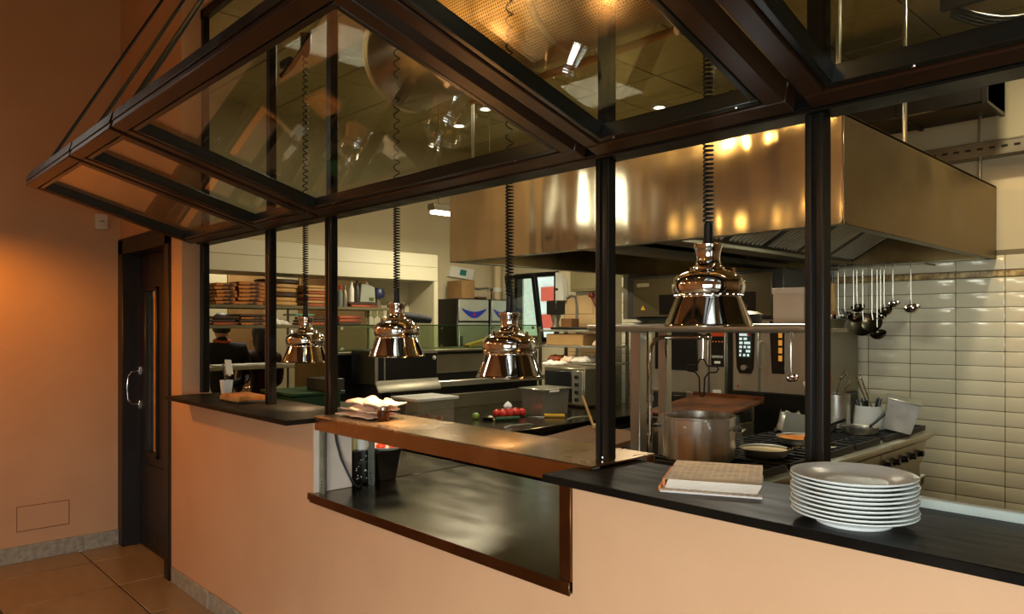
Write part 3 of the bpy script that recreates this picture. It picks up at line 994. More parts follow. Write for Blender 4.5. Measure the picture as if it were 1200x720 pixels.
t = thing('plastic_tub', 'clear plastic tub of chopped vegetables with white lid behind the napkins', 'tub', (-4.08, 1.42, 0.90))
obj('tub_wall', B().box(-4.20, -3.94, 1.27, 1.275, 0.90, 1.105).box(-4.20, -3.94, 1.575, 1.58, 0.90, 1.105).box(-4.20, -4.195, 1.275, 1.575, 0.90, 1.105).box(-3.945, -3.94, 1.275, 1.575, 0.90, 1.105), MILKY, t)
obj('lid', B().box(-4.225, -3.915, 1.245, 1.605, 1.105, 1.125, 0.006, 2), WPLASTIC, t)
fd = B()
for k in range(70):
    fd.ball((random.uniform(-4.17, -3.97), random.uniform(1.30, 1.55), 0.915 + random.uniform(0, 0.06)), random.uniform(0.014, 0.024), 6)
fo = obj('chopped_vegetables', fd, mat('mixed_vegetables', c(206, 150, 70), 0.6, col2=c(150, 60, 24), scale=22), t)
fo['kind'] = 'stuff'

# ------------------------------------------------------------------ things on the far counter
t = thing('bread_tray', 'orange-brown flat bread on a slatted tray on the far slate counter', 'bread', (-3.96, 0.08, CT))
obj('tray', B().box(-4.06, -3.80, 0.0, 0.17, CT, CT + 0.010, 0.003), DARKGREY, t)
obj('loaf', B().box(-4.05, -3.81, 0.01, 0.16, CT + 0.010, CT + 0.040, 0.012, 2), BREADM, t)
ss = B()
for k in range(15):
    x = -4.045 + 0.016 * k
    obj('slat', B().box(x, x + 0.008, 0.000, 0.012, CT + 0.010, CT + 0.030, 0.001), WOODL, t)
t = thing('white_cup', 'white paper cup with a stirrer behind the bread on the far counter', 'cup', (-4.47, 0.20, CT))
obj('cup', B().lathe([(0, 0), (0.030, 0), (0.039, 0.085), (0.036, 0.085), (0.028, 0.006), (0, 0.006)], (-4.40, 0.18, CT), 18), WHITE, t)
obj('stirrer', B().cyl((-4.40, 0.18, CT + 0.01), (-4.455, 0.18, CT + 0.185), 0.004, n=6), DARKGREY, t)
t = thing('folded_card', 'small white folded card standing against the leftmost post', 'card', (-4.50, 0.24, CT))
obj('card_face', B().prism([(-4.56, 1.30), (-4.475, 1.30), (-4.475, 1.40), (-4.56, 1.40)], 'y', 0.235, 0.238), PAPER, t)
obj('card_back', B().prism([(-4.475, 1.40), (-4.44, 1.315), (-4.444, 1.312), (-4.478, 1.395)], 'y', 0.20, 0.24), PAPER, t)
obj('card_stand', B().box(-4.53, -4.51, 0.225, 0.245, CT, 1.305), DARKGREY, t)
t = thing('oil_cruet', 'small glass cruet behind the bread on the far counter', 'bottle', (-4.20, 0.22, CT))
obj('flask', B().lathe([(0, 0), (0.026, 0), (0.028, 0.05), (0.012, 0.08), (0.011, 0.105), (0, 0.105)], (-4.17, 0.21, CT), 14), CLEAR, t)
obj('stopper', B().lathe([(0, 0), (0.012, 0), (0.010, 0.02), (0, 0.02)], (-4.17, 0.21, CT + 0.105), 10), DARKGREY, t)
t = thing('green_crate', 'dark green plastic crate behind the far counter under the farthest lamp', 'crate', (-3.95, 0.62, 1.0))
t.location = (-4.35, 0.75, 0.0)
obj('plinth', B().box(-4.75, -3.95, 0.45, 1.05, 0, 1.08, 0.005), STEEL_D, t)
obj('crate', B().box(-4.62, -4.22, 0.52, 0.86, 1.08, 1.17, 0.008), GREEN, t)
obj('lid', B().box(-4.64, -4.20, 0.50, 0.88, 1.17, 1.19, 0.004), mat('dark_green_lid', c(12, 66, 28), 0.4), t)
o = obj('carton', B().box(-4.42, -4.18, 0.72, 0.86, 1.192, 1.27, 0.003), DARKGREY)
tag(o, 'grey-green carton lying on the green crate', 'box')
o = obj('paper_bag', cloth(-4.08, -3.93, 0.5, 0.7, 1.083, 0.03, 3, amp=0.006), PAPER)
tag(o, 'crumpled white paper bag beside the green crate', 'bag')

# ------------------------------------------------------------------ exhaust hood
hx0, hx1, hy0, hy1, hz0, hz1 = -4.09, -1.323, 1.66, 4.17, 2.064, 2.555
t = thing('exhaust_hood', 'large dented steel exhaust hood hanging over the cooking line', 'hood', ((hx0 + hx1) / 2, (hy0 + hy1) / 2, hz0))
fp = B()
NXH = 40
fp.box(hx0, hx1, hy0, hy0 + 0.012, hz0, hz1, 0.002)
obj('front_panel', fp, HOOD, t)
obj('side_panel', B().box(hx1 - 0.012, hx1, hy0 + 0.012, hy1, hz0, hz1, 0.002), HOOD_SIDE, t)
obj('side_panel', B().box(hx0, hx0 + 0.012, hy0 + 0.012, hy1, hz0, hz1, 0.002), HOOD_SIDE, t)
obj('back_panel', B().box(hx0, hx1, hy1 - 0.012, hy1, hz0, hz1), HOOD_SIDE, t)
obj('roof_panel', B().box(hx0, hx1, hy0, hy1, hz1 - 0.012, hz1), HOOD_SIDE, t)
obj('corner_seam', B().box(hx1 - 0.006, hx1 + 0.003, hy0 - 0.003, hy0 + 0.004, hz0, hz1, 0.001), CHROME, t)
lip = B().box(hx0, hx1, hy0 + 0.012, hy0 + 0.06, hz0, hz0 + 0.008).box(hx1 - 0.06, hx1 - 0.012, hy0 + 0.06, hy1, hz0, hz0 + 0.008).box(hx0 + 0.012, hx0 + 0.06, hy0 + 0.06, hy1, hz0, hz0 + 0.008).box(hx0, hx1, hy1 - 0.06, hy1 - 0.012, hz0, hz0 + 0.008)
obj('drip_lip', lip, STEEL_D, t)
obj('inner_lining', B().prism([(hx1 - 0.06, hz0 + 0.01), (hx1 - 0.30, 2.40), (hx1 - 0.30, 2.42), (hx1 - 0.04, hz0 + 0.03)], 'y', hy0 + 0.06, hy1 - 0.02), STEEL_D, t)
for gx in (-2.42, -2.95):
    obj('gutter', B().box(gx, gx + 0.16, hy0 + 0.02, hy1 - 0.02, 2.075, 2.12, 0.004), STEEL_D, t)
slat_me = B().prism([(-0.009, 0), (0.009, 0), (0.012, 0.02), (-0.012, 0.02)], 'x', 0.0, 0.62).mesh('filter_slat')
slat_me.materials.append(STEEL)
for j in range(5):
    y0 = 1.75 + 0.47 * j
    fb = B()
    fb.M = Matrix.Translation((-2.24, y0, 2.11)) @ Matrix.Rotation(-math.radians(31), 4, 'Y')
    fb.box(0, 0.66, 0, 0.02, -0.01, 0.03).box(0, 0.66, 0.44, 0.46, -0.01, 0.03).box(0, 0.02, 0.02, 0.44, -0.01, 0.03).box(0.64, 0.66, 0.02, 0.44, -0.01, 0.03).box(0.02, 0.64, 0.02, 0.44, 0.028, 0.034)
    fo = obj('grease_filter', fb, DARK, t)
    for k in range(8):
        o = bpy.data.objects.new('slat', slat_me)
        o.parent = fo
        o.location = Vector((-2.24, y0 + 0.05 + 0.052 * k, 2.11)) - wloc(t) + Vector((0.02 * math.cos(math.radians(31)), 0, 0.02 * math.sin(math.radians(31)) - 0.012))
        o.rotation_euler = (0, -math.radians(31), 0)
        COL.objects.link(o)
fb = B()
for j in range(5):
    y0 = 1.75 + 0.47 * j
    fb.prism([(-2.97, 2.10), (-3.55, 2.45), (-3.56, 2.43), (-2.98, 2.08)], 'y', y0, y0 + 0.46)
obj('grease_filter_far', fb, DARK, t)
for k, (x, y) in enumerate(((-1.40, 1.80), (-1.40, 2.66), (-1.40, 4.10), (-4.0, 1.80), (-4.0, 4.10))):
    obj('hanger_rod', B().cyl((x, y, hz1), (x, y, KZ), 0.011, n=10), STEEL, t)
    obj('hanger_foot', B().box(x - 0.02, x + 0.02, y - 0.02, y + 0.02, hz1, hz1 + 0.03, 0.003), RED if k == 2 else STEEL_D, t)

# ------------------------------------------------------------------ round duct above the pass
def duct_section(x0, x1, y, z, r, m, name, parent, n=48):
    b = bmesh.new()
    uvl = b.loops.layers.uv.new('UVMap')
    P = 0.015
    nu = round(2 * PI * r / P)
    rows = []
    for x in (x0, x1):
        rows.append([b.verts.new((x, y + r * math.cos(2 * PI * i / n), z + r * math.sin(2 * PI * i / n))) for i in range(n)])
    for i in range(n):
        j = (i + 1) % n
        f = b.faces.new((rows[0][i], rows[0][j], rows[1][j], rows[1][i]))
        us = [(i / n) * nu, ((i + 1) / n) * nu]
        for lp, (u, v) in zip(f.loops, ((us[0], x0 / P), (us[1], x0 / P), (us[1], x1 / P), (us[0], x1 / P))):
            lp[uvl].uv = (u, v)
        f.smooth = True
    bmesh.ops.solidify(b, geom=b.faces[:], thickness=0.004)
    bmesh.ops.recalc_face_normals(b, faces=b.faces[:])
    me = bpy.data.meshes.new(name)
    b.to_mesh(me)
    b.free()
    me.transform(Matrix.Translation(-wloc(parent)))
    me.polygons.foreach_set('use_smooth', [True] * len(me.polygons))
    me.set_sharp_from_angle(angle=math.radians(38))
    me.materials.append(m)
    o = bpy.data.objects.new(name, me)
    o.parent = parent
    COL.objects.link(o)
    return o


DY, DZ2, DR = 0.95, 3.20, 0.29
t = thing('ventilation_duct', 'round perforated metal ventilation duct under the kitchen ceiling above the pass', 'duct', (-1.5, DY, DZ2))
duct_section(-3.62, -3.02, DY, DZ2, DR, DUCTSTEEL, 'plain_section', t)
for x0, x1 in ((-3.0, -2.32), (-2.30, -1.62), (-1.60, -0.92), (-0.90, -0.2), (-0.18, 0.6)):
    duct_section(x0, x1, DY, DZ2, DR, PERF, 'perforated_section', t)
for x in (-3.63, -3.02, -2.32, -1.62, -0.92, -0.2):
    duct_section(x, x + 0.03, DY, DZ2, DR + 0.008, DUCTSTEEL, 'collar', t)
obj('end_cap', B().cyl((-3.61, DY, DZ2), (-3.59, DY, DZ2), DR - 0.004, n=40), STEEL_D, t)
for x in (-3.3, -1.95, -0.55):
    obj('hanger', B().cyl((x, DY, DZ2 + DR), (x, DY, KZ), 0.006, n=8), STEEL, t)
t = thing('conduit_pipe', 'thin copper-coloured pipe running beneath the perforated duct', 'pipe', (-1.8, 1.28, 3.06))
obj('pipe', B().cyl((-3.4, 1.28, 2.985), (-1.93, 1.28, 2.985), 0.022, n=12), mat('warm_pipe', c(206, 150, 84), 0.4, 0.3), t)
for x in (-3.1, -2.3):
    obj('clip', B().cyl((x, 1.28, 2.99), (x, 1.28, KZ), 0.005, n=6), STEEL_D, t)

t = thing('cable_tray', 'perforated steel cable tray on the rear wall right of the hood', 'tray', (-0.3, 4.05, 2.76))
ct = B().box(-2.2, 1.4, 4.02, 4.03, 2.75, 2.83).box(-2.2, 1.4, 4.03, 4.19, 2.75, 2.757).box(-2.2, 1.4, 4.015, 4.035, 2.83, 2.84).box(-2.2, 1.4, 4.015, 4.035, 2.742, 2.752)
obj('tray_channel', ct, STEEL_D, t)
hl = B()
for k in range(48):
    x = -2.1 + 0.07 * k
    hl.box(x, x + 0.035, 4.018, 4.021, 2.785, 2.80)
o = obj('slot_hole', hl, DARK, t)
o['kind'] = 'stuff'
for k in range(3):
    obj('cable', B().tube([(-2.2 + 0.1 * i, 4.07 + 0.03 * k, 2.765 + 0.006 * math.sin(i + k)) for i in range(37)], 0.008, 6), RUBBER, t)
t = thing('cable_bundle', 'dark drooping bundle of cables under the ceiling at the upper right', 'cable', (-0.9, 2.92, 3.3))
for k in range(4):
    obj('cable', B().tube([(-1.25 + 0.06 * i, 2.92, 3.38 - 0.16 * math.sin(PI * i / 12) - 0.02 * k) for i in range(13)], 0.008, 6), RUBBER, t)
obj('anchor', B().box(-1.30, -0.50, 2.90, 2.94, 3.36, 3.6, 0.003), DARK, t)
t = thing('service_duct', 'dark square duct high up behind the hood', 'duct', (-1.2, 3.64, 2.95))
obj('casing', B().box(-3.4, -1.2, 3.44, 3.84, 2.95, 3.4, 0.01), DARK, t)
for x in (-2.9, -2.3, -1.7, -1.23):
    obj('flange', B().box(x, x + 0.03, 3.43, 3.85, 2.94, 3.41, 0.003), DARK, t)

t = thing('tube_light', 'lit suspended tube luminaire left of the exhaust hood', 'lamp', (-5.0, 2.56, 2.58))
obj('housing', B().box(-5.05, -4.95, 2.18, 2.95, 2.60, 2.66, 0.006), STEEL_D, t)
obj('diffuser', B().box(-5.04, -4.96, 2.20, 2.93, 2.575, 2.60, 0.004), LIT, t)
for y in (2.26, 2.85):
    obj('suspension_rod', B().cyl((-5.0, y, 2.66), (-5.0, y, KZ), 0.004, n=6), STEEL_D, t)
for k, (x, y) in enumerate(((-4.95, 2.76), (-5.55, 2.94), (-3.84, 3.86))):
    t = thing('downlight', ['lit round downlight in the ceiling left of the duct end', 'lit round downlight farthest left in the ceiling', 'lit round downlight above the hood near the rear wall'][k], 'lamp', (x, y, KZ - 0.03), 0, 'ceiling downlights')
    obj('trim_ring', B().lathe([(0.05, 0), (0.075, 0), (0.075, 0.03), (0.05, 0.03)], (x, y, KZ - 0.032), 20, closed=True), WPLASTIC, t)
    obj('lens', B().lathe([(0, 0.006), (0.05, 0.006), (0.05, 0.02), (0, 0.02)], (x, y, KZ - 0.03), 20), LIT, t)
# ------------------------------------------------------------------ cooking line under the hood
RX0, RX1, RT = -2.18, -1.53, 0.93
knob_mesh = B().lathe([(0, 0), (0.026, 0), (0.026, 0.006), (0.020, 0.010), (0.019, 0.032), (0.015, 0.036), (0, 0.036)], n=14)
knob_mesh.bm.transform(Matrix.Rotation(PI / 2, 4, 'Y'))
knob_mesh = knob_mesh.mesh('knob')
knob_mesh.materials.append(mat('black_knob', c(26, 22, 18), 0.2))
gr = B()
for k in range(5):
    gr.box(-0.14, 0.14, -0.165 + 0.082 * k - 0.006, -0.165 + 0.082 * k + 0.006, 0.012, 0.03, 0.002)
gr.box(-0.14, -0.128, -0.17, 0.17, 0.0, 0.03).box(0.128, 0.14, -0.17, 0.17, 0.0, 0.03).box(-0.006, 0.006, -0.17, 0.17, 0.008, 0.026)
grate_me = gr.mesh('burner_grate')
grate_me.materials.append(IRON)
cap_me = B().lathe([(0, 0.018), (0.035, 0.016), (0.045, 0.008), (0.05, 0.0), (0, 0)], n=18).mesh('burner_cap')
cap_me.materials.append(IRON)
for k in range(3):
    y0 = 1.30 + 0.78 * k
    y1 = y0 + 0.77
    t = thing('gas_range', ['gas range module nearest the pass, under the stockpot', 'middle gas range module between the other two', 'gas range module against the tiled rear wall, with knobs in view'][k], 'range', ((RX0 + RX1) / 2, (y0 + y1) / 2, 0), 0, 'gas range modules under the hood')
    obj('body', B().prism([(RX0, 0.0), (RX1 - 0.10, 0.0), (RX1 - 0.10, 0.70), (RX1 - 0.085, 0.72), (RX1 - 0.06, 0.86), (RX1 - 0.03, 0.885), (RX1 - 0.03, 0.90), (RX0, 0.90)], 'y', y0, y1), STEEL, t)
    tp = B().box(RX0, RX1, y0, y1, 0.90, RT, 0.010, 2)
    obj('hob_top', tp, STEEL, t)
    obj('burner_well', B().box(RX0 + 0.03, RX1 - 0.10, y0 + 0.02, y1 - 0.02, RT - 0.002, RT + 0.004, 0.001), DARK, t)
    for bx in (-2.01, -1.725):
        for by in (y0 + 0.20, y0 + 0.57):
            piece('burner_grate', grate_me, (bx, by, RT + 0.004), t)
            piece('burner_cap', cap_me, (bx, by, RT + 0.004), t)
    for q in range(5):
        kx = RX1 - 0.075
        piece('knob', knob_mesh, (kx, y0 + 0.10 + 0.14 * q, 0.79), t)
    obj('grip_loop', B().tube([(RX1 - 0.10, y0 + 0.50, 0.60), (RX1 - 0.04, y0 + 0.50, 0.605), (RX1 - 0.03, y0 + 0.50, 0.66), (RX1 - 0.03, y0 + 0.62, 0.66), (RX1 - 0.04, y0 + 0.62, 0.605), (RX1 - 0.10, y0 + 0.62, 0.60)], 0.010, 8), CHROME, t)
    obj('oven_door', B().box(RX1 - 0.10, RX1 - 0.085, y0 + 0.04, y1 - 0.04, 0.10, 0.56, 0.006), STEEL_D, t)
ZG = RT + 0.034

t = thing('stockpot', 'big steel stockpot covered with cling film on the range behind the menus', 'pot', (-1.97, 1.53, ZG))
px_, py_ = -1.97, 1.53
obj('pot_body', B().lathe([(0, 0), (0.168, 0), (0.175, 0.008), (0.175, 0.20), (0.179, 0.204), (0.179, 0.21), (0.171, 0.21), (0.171, 0.01), (0, 0.01)], (px_, py_, ZG), 40), POTSTEEL, t)
for s in (-1, 1):
    ax = math.radians(20 if s > 0 else 200)
    ca, sa = math.cos(ax), math.sin(ax)
    pts = []
    for (r, o_) in ((0.173, -0.05), (0.21, -0.045), (0.22, 0), (0.21, 0.045), (0.173, 0.05)):
        pts.append((px_ + r * ca - o_ * sa, py_ + r * sa + o_ * ca, ZG + 0.15))
    obj('handle', B().tube(pts, 0.007, 8), CHROME, t)
flm = B()
n = 64
rings = []
prof = [(0.0, 0.207, 0), (0.10, 0.209, 0), (0.165, 0.213, 0), (0.183, 0.212, 0.002), (0.188, 0.195, 0.006), (0.190, 0.160, 0.012), (0.192, 0.12, 0.018)]
for r, z, am in prof:
    ring = []
    for i in range(n):
        a = 2 * PI * i / n
        wob = am * 0.7 * (math.sin(9 * a) + 0.7 * math.sin(17 * a + 1) + 0.5 * math.sin(31 * a))
        side = max(0.0, math.cos(a - math.radians(12))) ** 4
        rr = r + wob + (0.030 * side if z < 0.2 else 0.012 * side if z < 0.213 and r > 0.18 else 0)
        zz = z - (0.11 * side if z < 0.2 else 0) + 0.003 * math.sin(5 * a + r * 40) * (1 if r > 0.05 else 0)
        ring.append(flm.bm.verts.new((px_ + rr * math.cos(a), py_ + rr * math.sin(a), ZG + zz)) if r > 0 else None)
    rings.append(ring)
cv = flm.bm.verts.new((px_, py_, ZG + 0.207))
for i in range(n):
    flm.bm.faces.new((cv, rings[1][i], rings[1][(i + 1) % n]))
for A, C in zip(rings[1:-1], rings[2:]):
    for i in range(n):
        flm.bm.faces.new((A[i], A[(i + 1) % n], C[(i + 1) % n], C[i]))
bmesh.ops.solidify(flm.bm, geom=flm.bm.faces[:], thickness=0.0006)
obj('cling_film', flm, FILM, t)


def pan(label, cx, cy, z, r, content, ang, lift=0.05, hl=0.22, hm=CHROME):
    t = thing('frying_pan', label, 'pan', (cx, cy, z), 0, 'frying pans on the range')
    obj('bowl', B().lathe([(0, 0), (r * 0.78, 0), (r * 0.92, 0.010), (r, 0.036), (r + 0.004, 0.038), (r + 0.002, 0.034), (r * 0.94, 0.008), (r * 0.8, -0.004), (0, -0.004)], (cx, cy, z + 0.004), 36), ALU, t)
    obj('sauce', B().lathe([(0, 0.027), (r * 0.60, 0.028), (r * 0.96, 0.027), (r * 0.90, 0.010), (0, 0.006)], (cx, cy, z + 0.004), 28), content, t)
    a = math.radians(ang)
    ca, sa = math.cos(a), math.sin(a)
    obj('handle', B().tube([(cx + (r - 0.01) * ca, cy + (r - 0.01) * sa, z + 0.036), (cx + (r + 0.04) * ca, cy + (r + 0.04) * sa, z + 0.045 + lift * 0.2), (cx + (r + hl) * ca, cy + (r + hl) * sa, z + 0.045 + lift)], [0.008, 0.008, 0.010], 8), hm, t)
    return t


pan('nearer frying pan with cream sauce, right of the stockpot', -1.765, 1.80, ZG, 0.115, SAUCE, 36, 0.02)
pan('frying pan smeared with orange sauce, behind the nearer pan', -1.80, 2.30, ZG, 0.135, ORANGE, -62, 0.07, 0.24)
t = pan('dark-handled aluminium pan near the white pot', -1.97, 2.90, ZG, 0.10, DARK, -35, 0.05, 0.16, RUBBER)
t = pan('second dark-handled pan leaning beside the white pot', -1.74, 2.94, ZG, 0.10, DARK, 75, 0.06, 0.13, RUBBER)

t = thing('utensil_pot', 'white enamel pot holding utensils at the rear of the range', 'pot', (-1.80, 3.24, ZG))
obj('pot_body', B().lathe([(0, 0), (0.098, 0), (0.100, 0.01), (0.084, 0.135), (0.086, 0.14), (0.080, 0.14), (0.094, 0.012), (0, 0.012)], (-1.80, 3.24, ZG), 30), WHITE, t)
for k, (dx, dy, L, rr) in enumerate(((0.04, 0.02, 0.19, 0.012), (-0.03, 0.01, 0.18, 0.014), (0.0, -0.04, 0.175, 0.013), (0.02, 0.05, 0.18, 0.012), (-0.05, -0.02, 0.17, 0.012))):
    obj('utensil_handle', B().cyl((-1.80 + dx * 0.6, 3.24 + dy * 0.6, ZG + 0.02), (-1.80 + dx * 1.4, 3.24 + dy * 1.4, ZG + L), rr, n=8), DARK, t)
obj('tongs', B().cyl((-1.77, 3.26, ZG + 0.03), (-1.87, 3.20, ZG + 0.33), 0.006, n=6).cyl((-1.76, 3.27, ZG + 0.03), (-1.85, 3.22, ZG + 0.33), 0.006, n=6), CHROME, t)
t = thing('tilted_bain_pan', 'tilted aluminium container right of the white utensil pot', 'container', (-1.625, 3.205, ZG))
q = B()
q.M = Matrix.Translation((-1.625, 3.205, ZG + 0.012)) @ Matrix.Rotation(math.radians(13), 4, 'Y') @ Matrix.Rotation(math.radians(20), 4, 'Z')
q.prism([(-0.075, 0.0), (0.075, 0.0), (0.09, 0.19), (-0.09, 0.19)], 'y', -0.08, 0.08)
q.box(-0.097, 0.097, -0.09, 0.09, 0.183, 0.192, 0.003)
obj('container_body', q, ALU, t)
t = thing('tall_can', 'tall grey tin with an orange ladle end, half hidden behind the near post', 'can', (-1.99, 3.10, ZG))
obj('can_body', B().lathe([(0, 0), (0.085, 0), (0.085, 0.21), (0.089, 0.214), (0.080, 0.214), (0.080, 0.01), (0, 0.01)], (-1.96, 3.12, ZG), 26), ALU, t)
obj('orange_spoon', B().cyl((-1.98, 3.11, ZG + 0.05), (-2.0, 3.10, ZG + 0.30), 0.010, n=8).ball((-2.0, 3.10, ZG + 0.31), 0.035, 10, (0.6, 1, 1.4)), mat('orange_plastic', c(206, 84, 30), 0.45), t)
obj('whisk_wire', B().tube([(-1.96, 3.12, ZG + 0.2), (-1.93, 3.10, ZG + 0.30), (-1.90, 3.12, ZG + 0.335), (-1.88, 3.14, ZG + 0.30), (-1.92, 3.14, ZG + 0.22)], 0.004, 6)
    .tube([(-1.96, 3.12, ZG + 0.2), (-1.95, 3.16, ZG + 0.31), (-1.91, 3.14, ZG + 0.36), (-1.87, 3.10, ZG + 0.28), (-1.92, 3.10, ZG + 0.22)], 0.004, 6), CHROME, t)
t = thing('grey_hotel_pan', 'upright grey steel pan leaning behind the orange frying pan', 'pan', (-1.98, 2.58, ZG))
q = B()
q.M = Matrix.Translation((-1.96, 2.58, ZG)) @ Matrix.Rotation(math.radians(-14), 4, 'X')
q.prism([(-0.10, 0), (0.09, 0), (0.075, 0.12), (-0.085, 0.135)], 'y', 0, 0.03)
obj('pan_side', q, GREYC, t)
t = thing('white_spatula', 'white plastic spatula upright at the rear left of the near post, nearer of two', 'spatula', (-2.06, 3.02, ZG), 0, 'white spatulas')
obj('blade', B().prism([(-2.03, 1.0), (-1.985, 1.0), (-2.065, 1.27), (-2.10, 1.265)], 'y', 3.0, 3.012), WPLASTIC, t)
obj('grip', B().cyl((-2.0, 3.006, ZG), (-2.02, 3.006, 1.04), 0.010, n=8), WPLASTIC, t)
t = thing('white_spatula', 'white plastic spatula leaning farther left behind the first', 'spatula', (-2.12, 3.06, ZG), 0, 'white spatulas')
obj('blade', B().prism([(-2.06, 1.0), (-2.03, 1.0), (-2.12, 1.25), (-2.145, 1.245)], 'y', 3.05, 3.06), WPLASTIC, t)
obj('grip', B().cyl((-2.04, 3.055, ZG), (-2.05, 3.055, 1.04), 0.010, n=8), WPLASTIC, t)
t = thing('crumpled_foil', 'crumpled clear bag of utensils behind the orange frying pan', 'bag', (-2.05, 2.70, ZG))
obj('bag_body', cloth(-2.14, -1.98, 2.64, 2.77, ZG + 0.06, 0.05, 21, amp=0.02, droop=0.05), ALU, t)
obj('bag_base', B().box(-2.12, -2.0, 2.66, 2.76, ZG, ZG + 0.06, 0.01), ALU, t)

# griddle with a rusty tray
t = thing('griddle', 'low griddle with dark splash edge between the stockpot and the ovens', 'griddle', (-2.62, 2.62, 0))
obj('cabinet', B().box(-2.98, -2.46, 2.32, 3.0, 0, 0.96, 0.006), STEEL_D, t)
obj('hot_plate', B().box(-2.96, -2.48, 2.32, 2.98, 0.96, 1.02, 0.006), IRON, t)
obj('splash_edge', B().box(-2.98, -2.46, 2.97, 3.0, 0.96, 1.13, 0.003), STEEL_D, t)
o = obj('rusty_tray', B().prism([(2.34, 1.03), (2.94, 1.10), (2.94, 1.115), (2.34, 1.045)], 'x', -2.90, -2.36).box(-2.90, -2.36, 2.935, 2.945, 1.09, 1.14), RUST)
tag(o, 'rusty brown oven tray lying on the griddle', 'tray')

# overshelf
SX0, SX1, SY0, SY1, SZ = -2.66, -1.40, 1.53, 1.90, 1.60
t = thing('overshelf', 'steel overshelf with a round front rail standing on the range behind the nearest lamp', 'shelf', (-2.0, 1.7, RT))
obj('shelf_plate', B().box(SX0 + 0.03, SX1, SY0, SY1, SZ - 0.02, SZ, 0.003), STEEL_D, t)
obj('front_rail', B().cyl((SX0, SY0 - 0.012, SZ + 0.002), (SX1, SY0 - 0.012, SZ + 0.002), 0.021, n=14), STEEL, t)
obj('post', B().box(-2.40, -2.335, 1.545, 1.61, 0, SZ - 0.02, 0.004), STEEL, t)
obj('post', B().box(-1.45, -1.41, 1.60, 1.64, 0, SZ - 0.02, 0.004), STEEL, t)
obj('post', B().box(-2.40, -2.345, 1.80, 1.855, 0, SZ - 0.02, 0.004), STEEL, t)
rnd = random.Random(3)
for k in range(6):
    r = 0.125 - 0.004 * k + rnd.uniform(-0.006, 0.006)
    dx = rnd.uniform(-0.02, 0.02)
    q = B().lathe([(0, 0), (r * 0.85, 0.0), (r, 0.008), (r + 0.003, 0.009), (r * 0.86, 0.003), (0, 0.003)], (-2.34 + dx, 1.70, SZ + 0.0105 * k), 28)
    tag(obj('pizza_pan', q, [STEEL_D, ALU, DARKGREY][k % 3]), 'flat metal dish on the overshelf, ' + nth_from_top(5 - k, 6) + ' in its stack', 'dish', 'metal dishes stacked on the overshelf')
t = thing('white_carton', 'pale carton standing on the right end of the overshelf', 'box', (-1.60, 1.75, SZ))
obj('carton_body', B().box(-1.68, -1.53, 1.72, 1.84, SZ, SZ + 0.19, 0.003), mat('pale_pink_card', c(196, 172, 140), 0.7), t)
obj('carton_flap', B().box(-1.684, -1.526, 1.716, 1.844, SZ + 0.165, SZ + 0.193, 0.002), mat('pale_pink_card_lid', c(206, 184, 154), 0.7), t)
t = thing('sauce_pan', 'dark saucepan on the overshelf left of the pale carton', 'pan', (-1.85, 1.72, SZ))
obj('pan_body', B().lathe([(0, 0), (0.08, 0), (0.085, 0.07), (0.08, 0.07), (0.076, 0.006), (0, 0.006)], (-1.84, 1.74, SZ), 24), IRON, t)
obj('lid', B().lathe([(0, 0.02), (0.06, 0.014), (0.088, 0), (0, 0)], (-1.84, 1.74, SZ + 0.07), 24), STEEL_D, t)
obj('lid_knob', B().lathe([(0, 0.03), (0.014, 0.028), (0.01, 0.0), (0, 0)], (-1.84, 1.74, SZ + 0.09), 10), DARK, t)

# pot filler and trivet
t = thing('pot_filler', 'steel swan-neck pot filler tap rising left of the stockpot', 'tap', (-2.38, 1.70, 0))
obj('riser', B().tube([(-2.38, 1.70, 0.0), (-2.38, 1.70, 0.9), (-2.38, 1.70, 1.46), (-2.372, 1.70, 1.505), (-2.35, 1.70, 1.535), (-2.31, 1.70, 1.548), (-2.02, 1.70, 1.556)], 0.012, 10), CHROME, t)
obj('joint', B().lathe([(0, 0), (0.018, 0), (0.018, 0.03), (0, 0.03)], (-2.38, 1.70, 1.20), 12), CHROME, t)
obj('joint', B().ball((-2.02, 1.70, 1.556), 0.02, 10), CHROME, t)
obj('joint', B().ball((-2.07, 1.70, 1.556), 0.018, 10), CHROME, t)
obj('spout', B().tube([(-2.05, 1.70, 1.55), (-2.05, 1.70, 1.50), (-2.052, 1.70, 1.44)], [0.010, 0.008, 0.009], 10), CHROME, t)
obj('lever', B().tube([(-2.27, 1.70, 1.548), (-2.25, 1.66, 1.50), (-2.24, 1.65, 1.44)], 0.007, 8), CHROME, t)
cp = []
cxx, czz = -2.05, 1.385
for (dx, dz) in ((0.012, 0.055), (0.030, 0.022), (0.085, 0.022), (0.095, 0.008), (0.085, -0.008), (0.040, -0.012), (0.016, -0.04), (0.012, -0.13), (0, -0.14), (-0.012, -0.13), (-0.016, -0.04), (-0.040, -0.012), (-0.085, -0.008), (-0.095, 0.008), (-0.085, 0.022), (-0.030, 0.022), (-0.012, 0.055)):
    cp.append((cxx + dx, 1.69, czz + dz))
o = obj('wire_trivet', B().tube(cp, 0.0045, 6, closed=True), IRON)
tag(o, 'cross-shaped black wire trivet hanging from the pot filler spout', 'trivet')

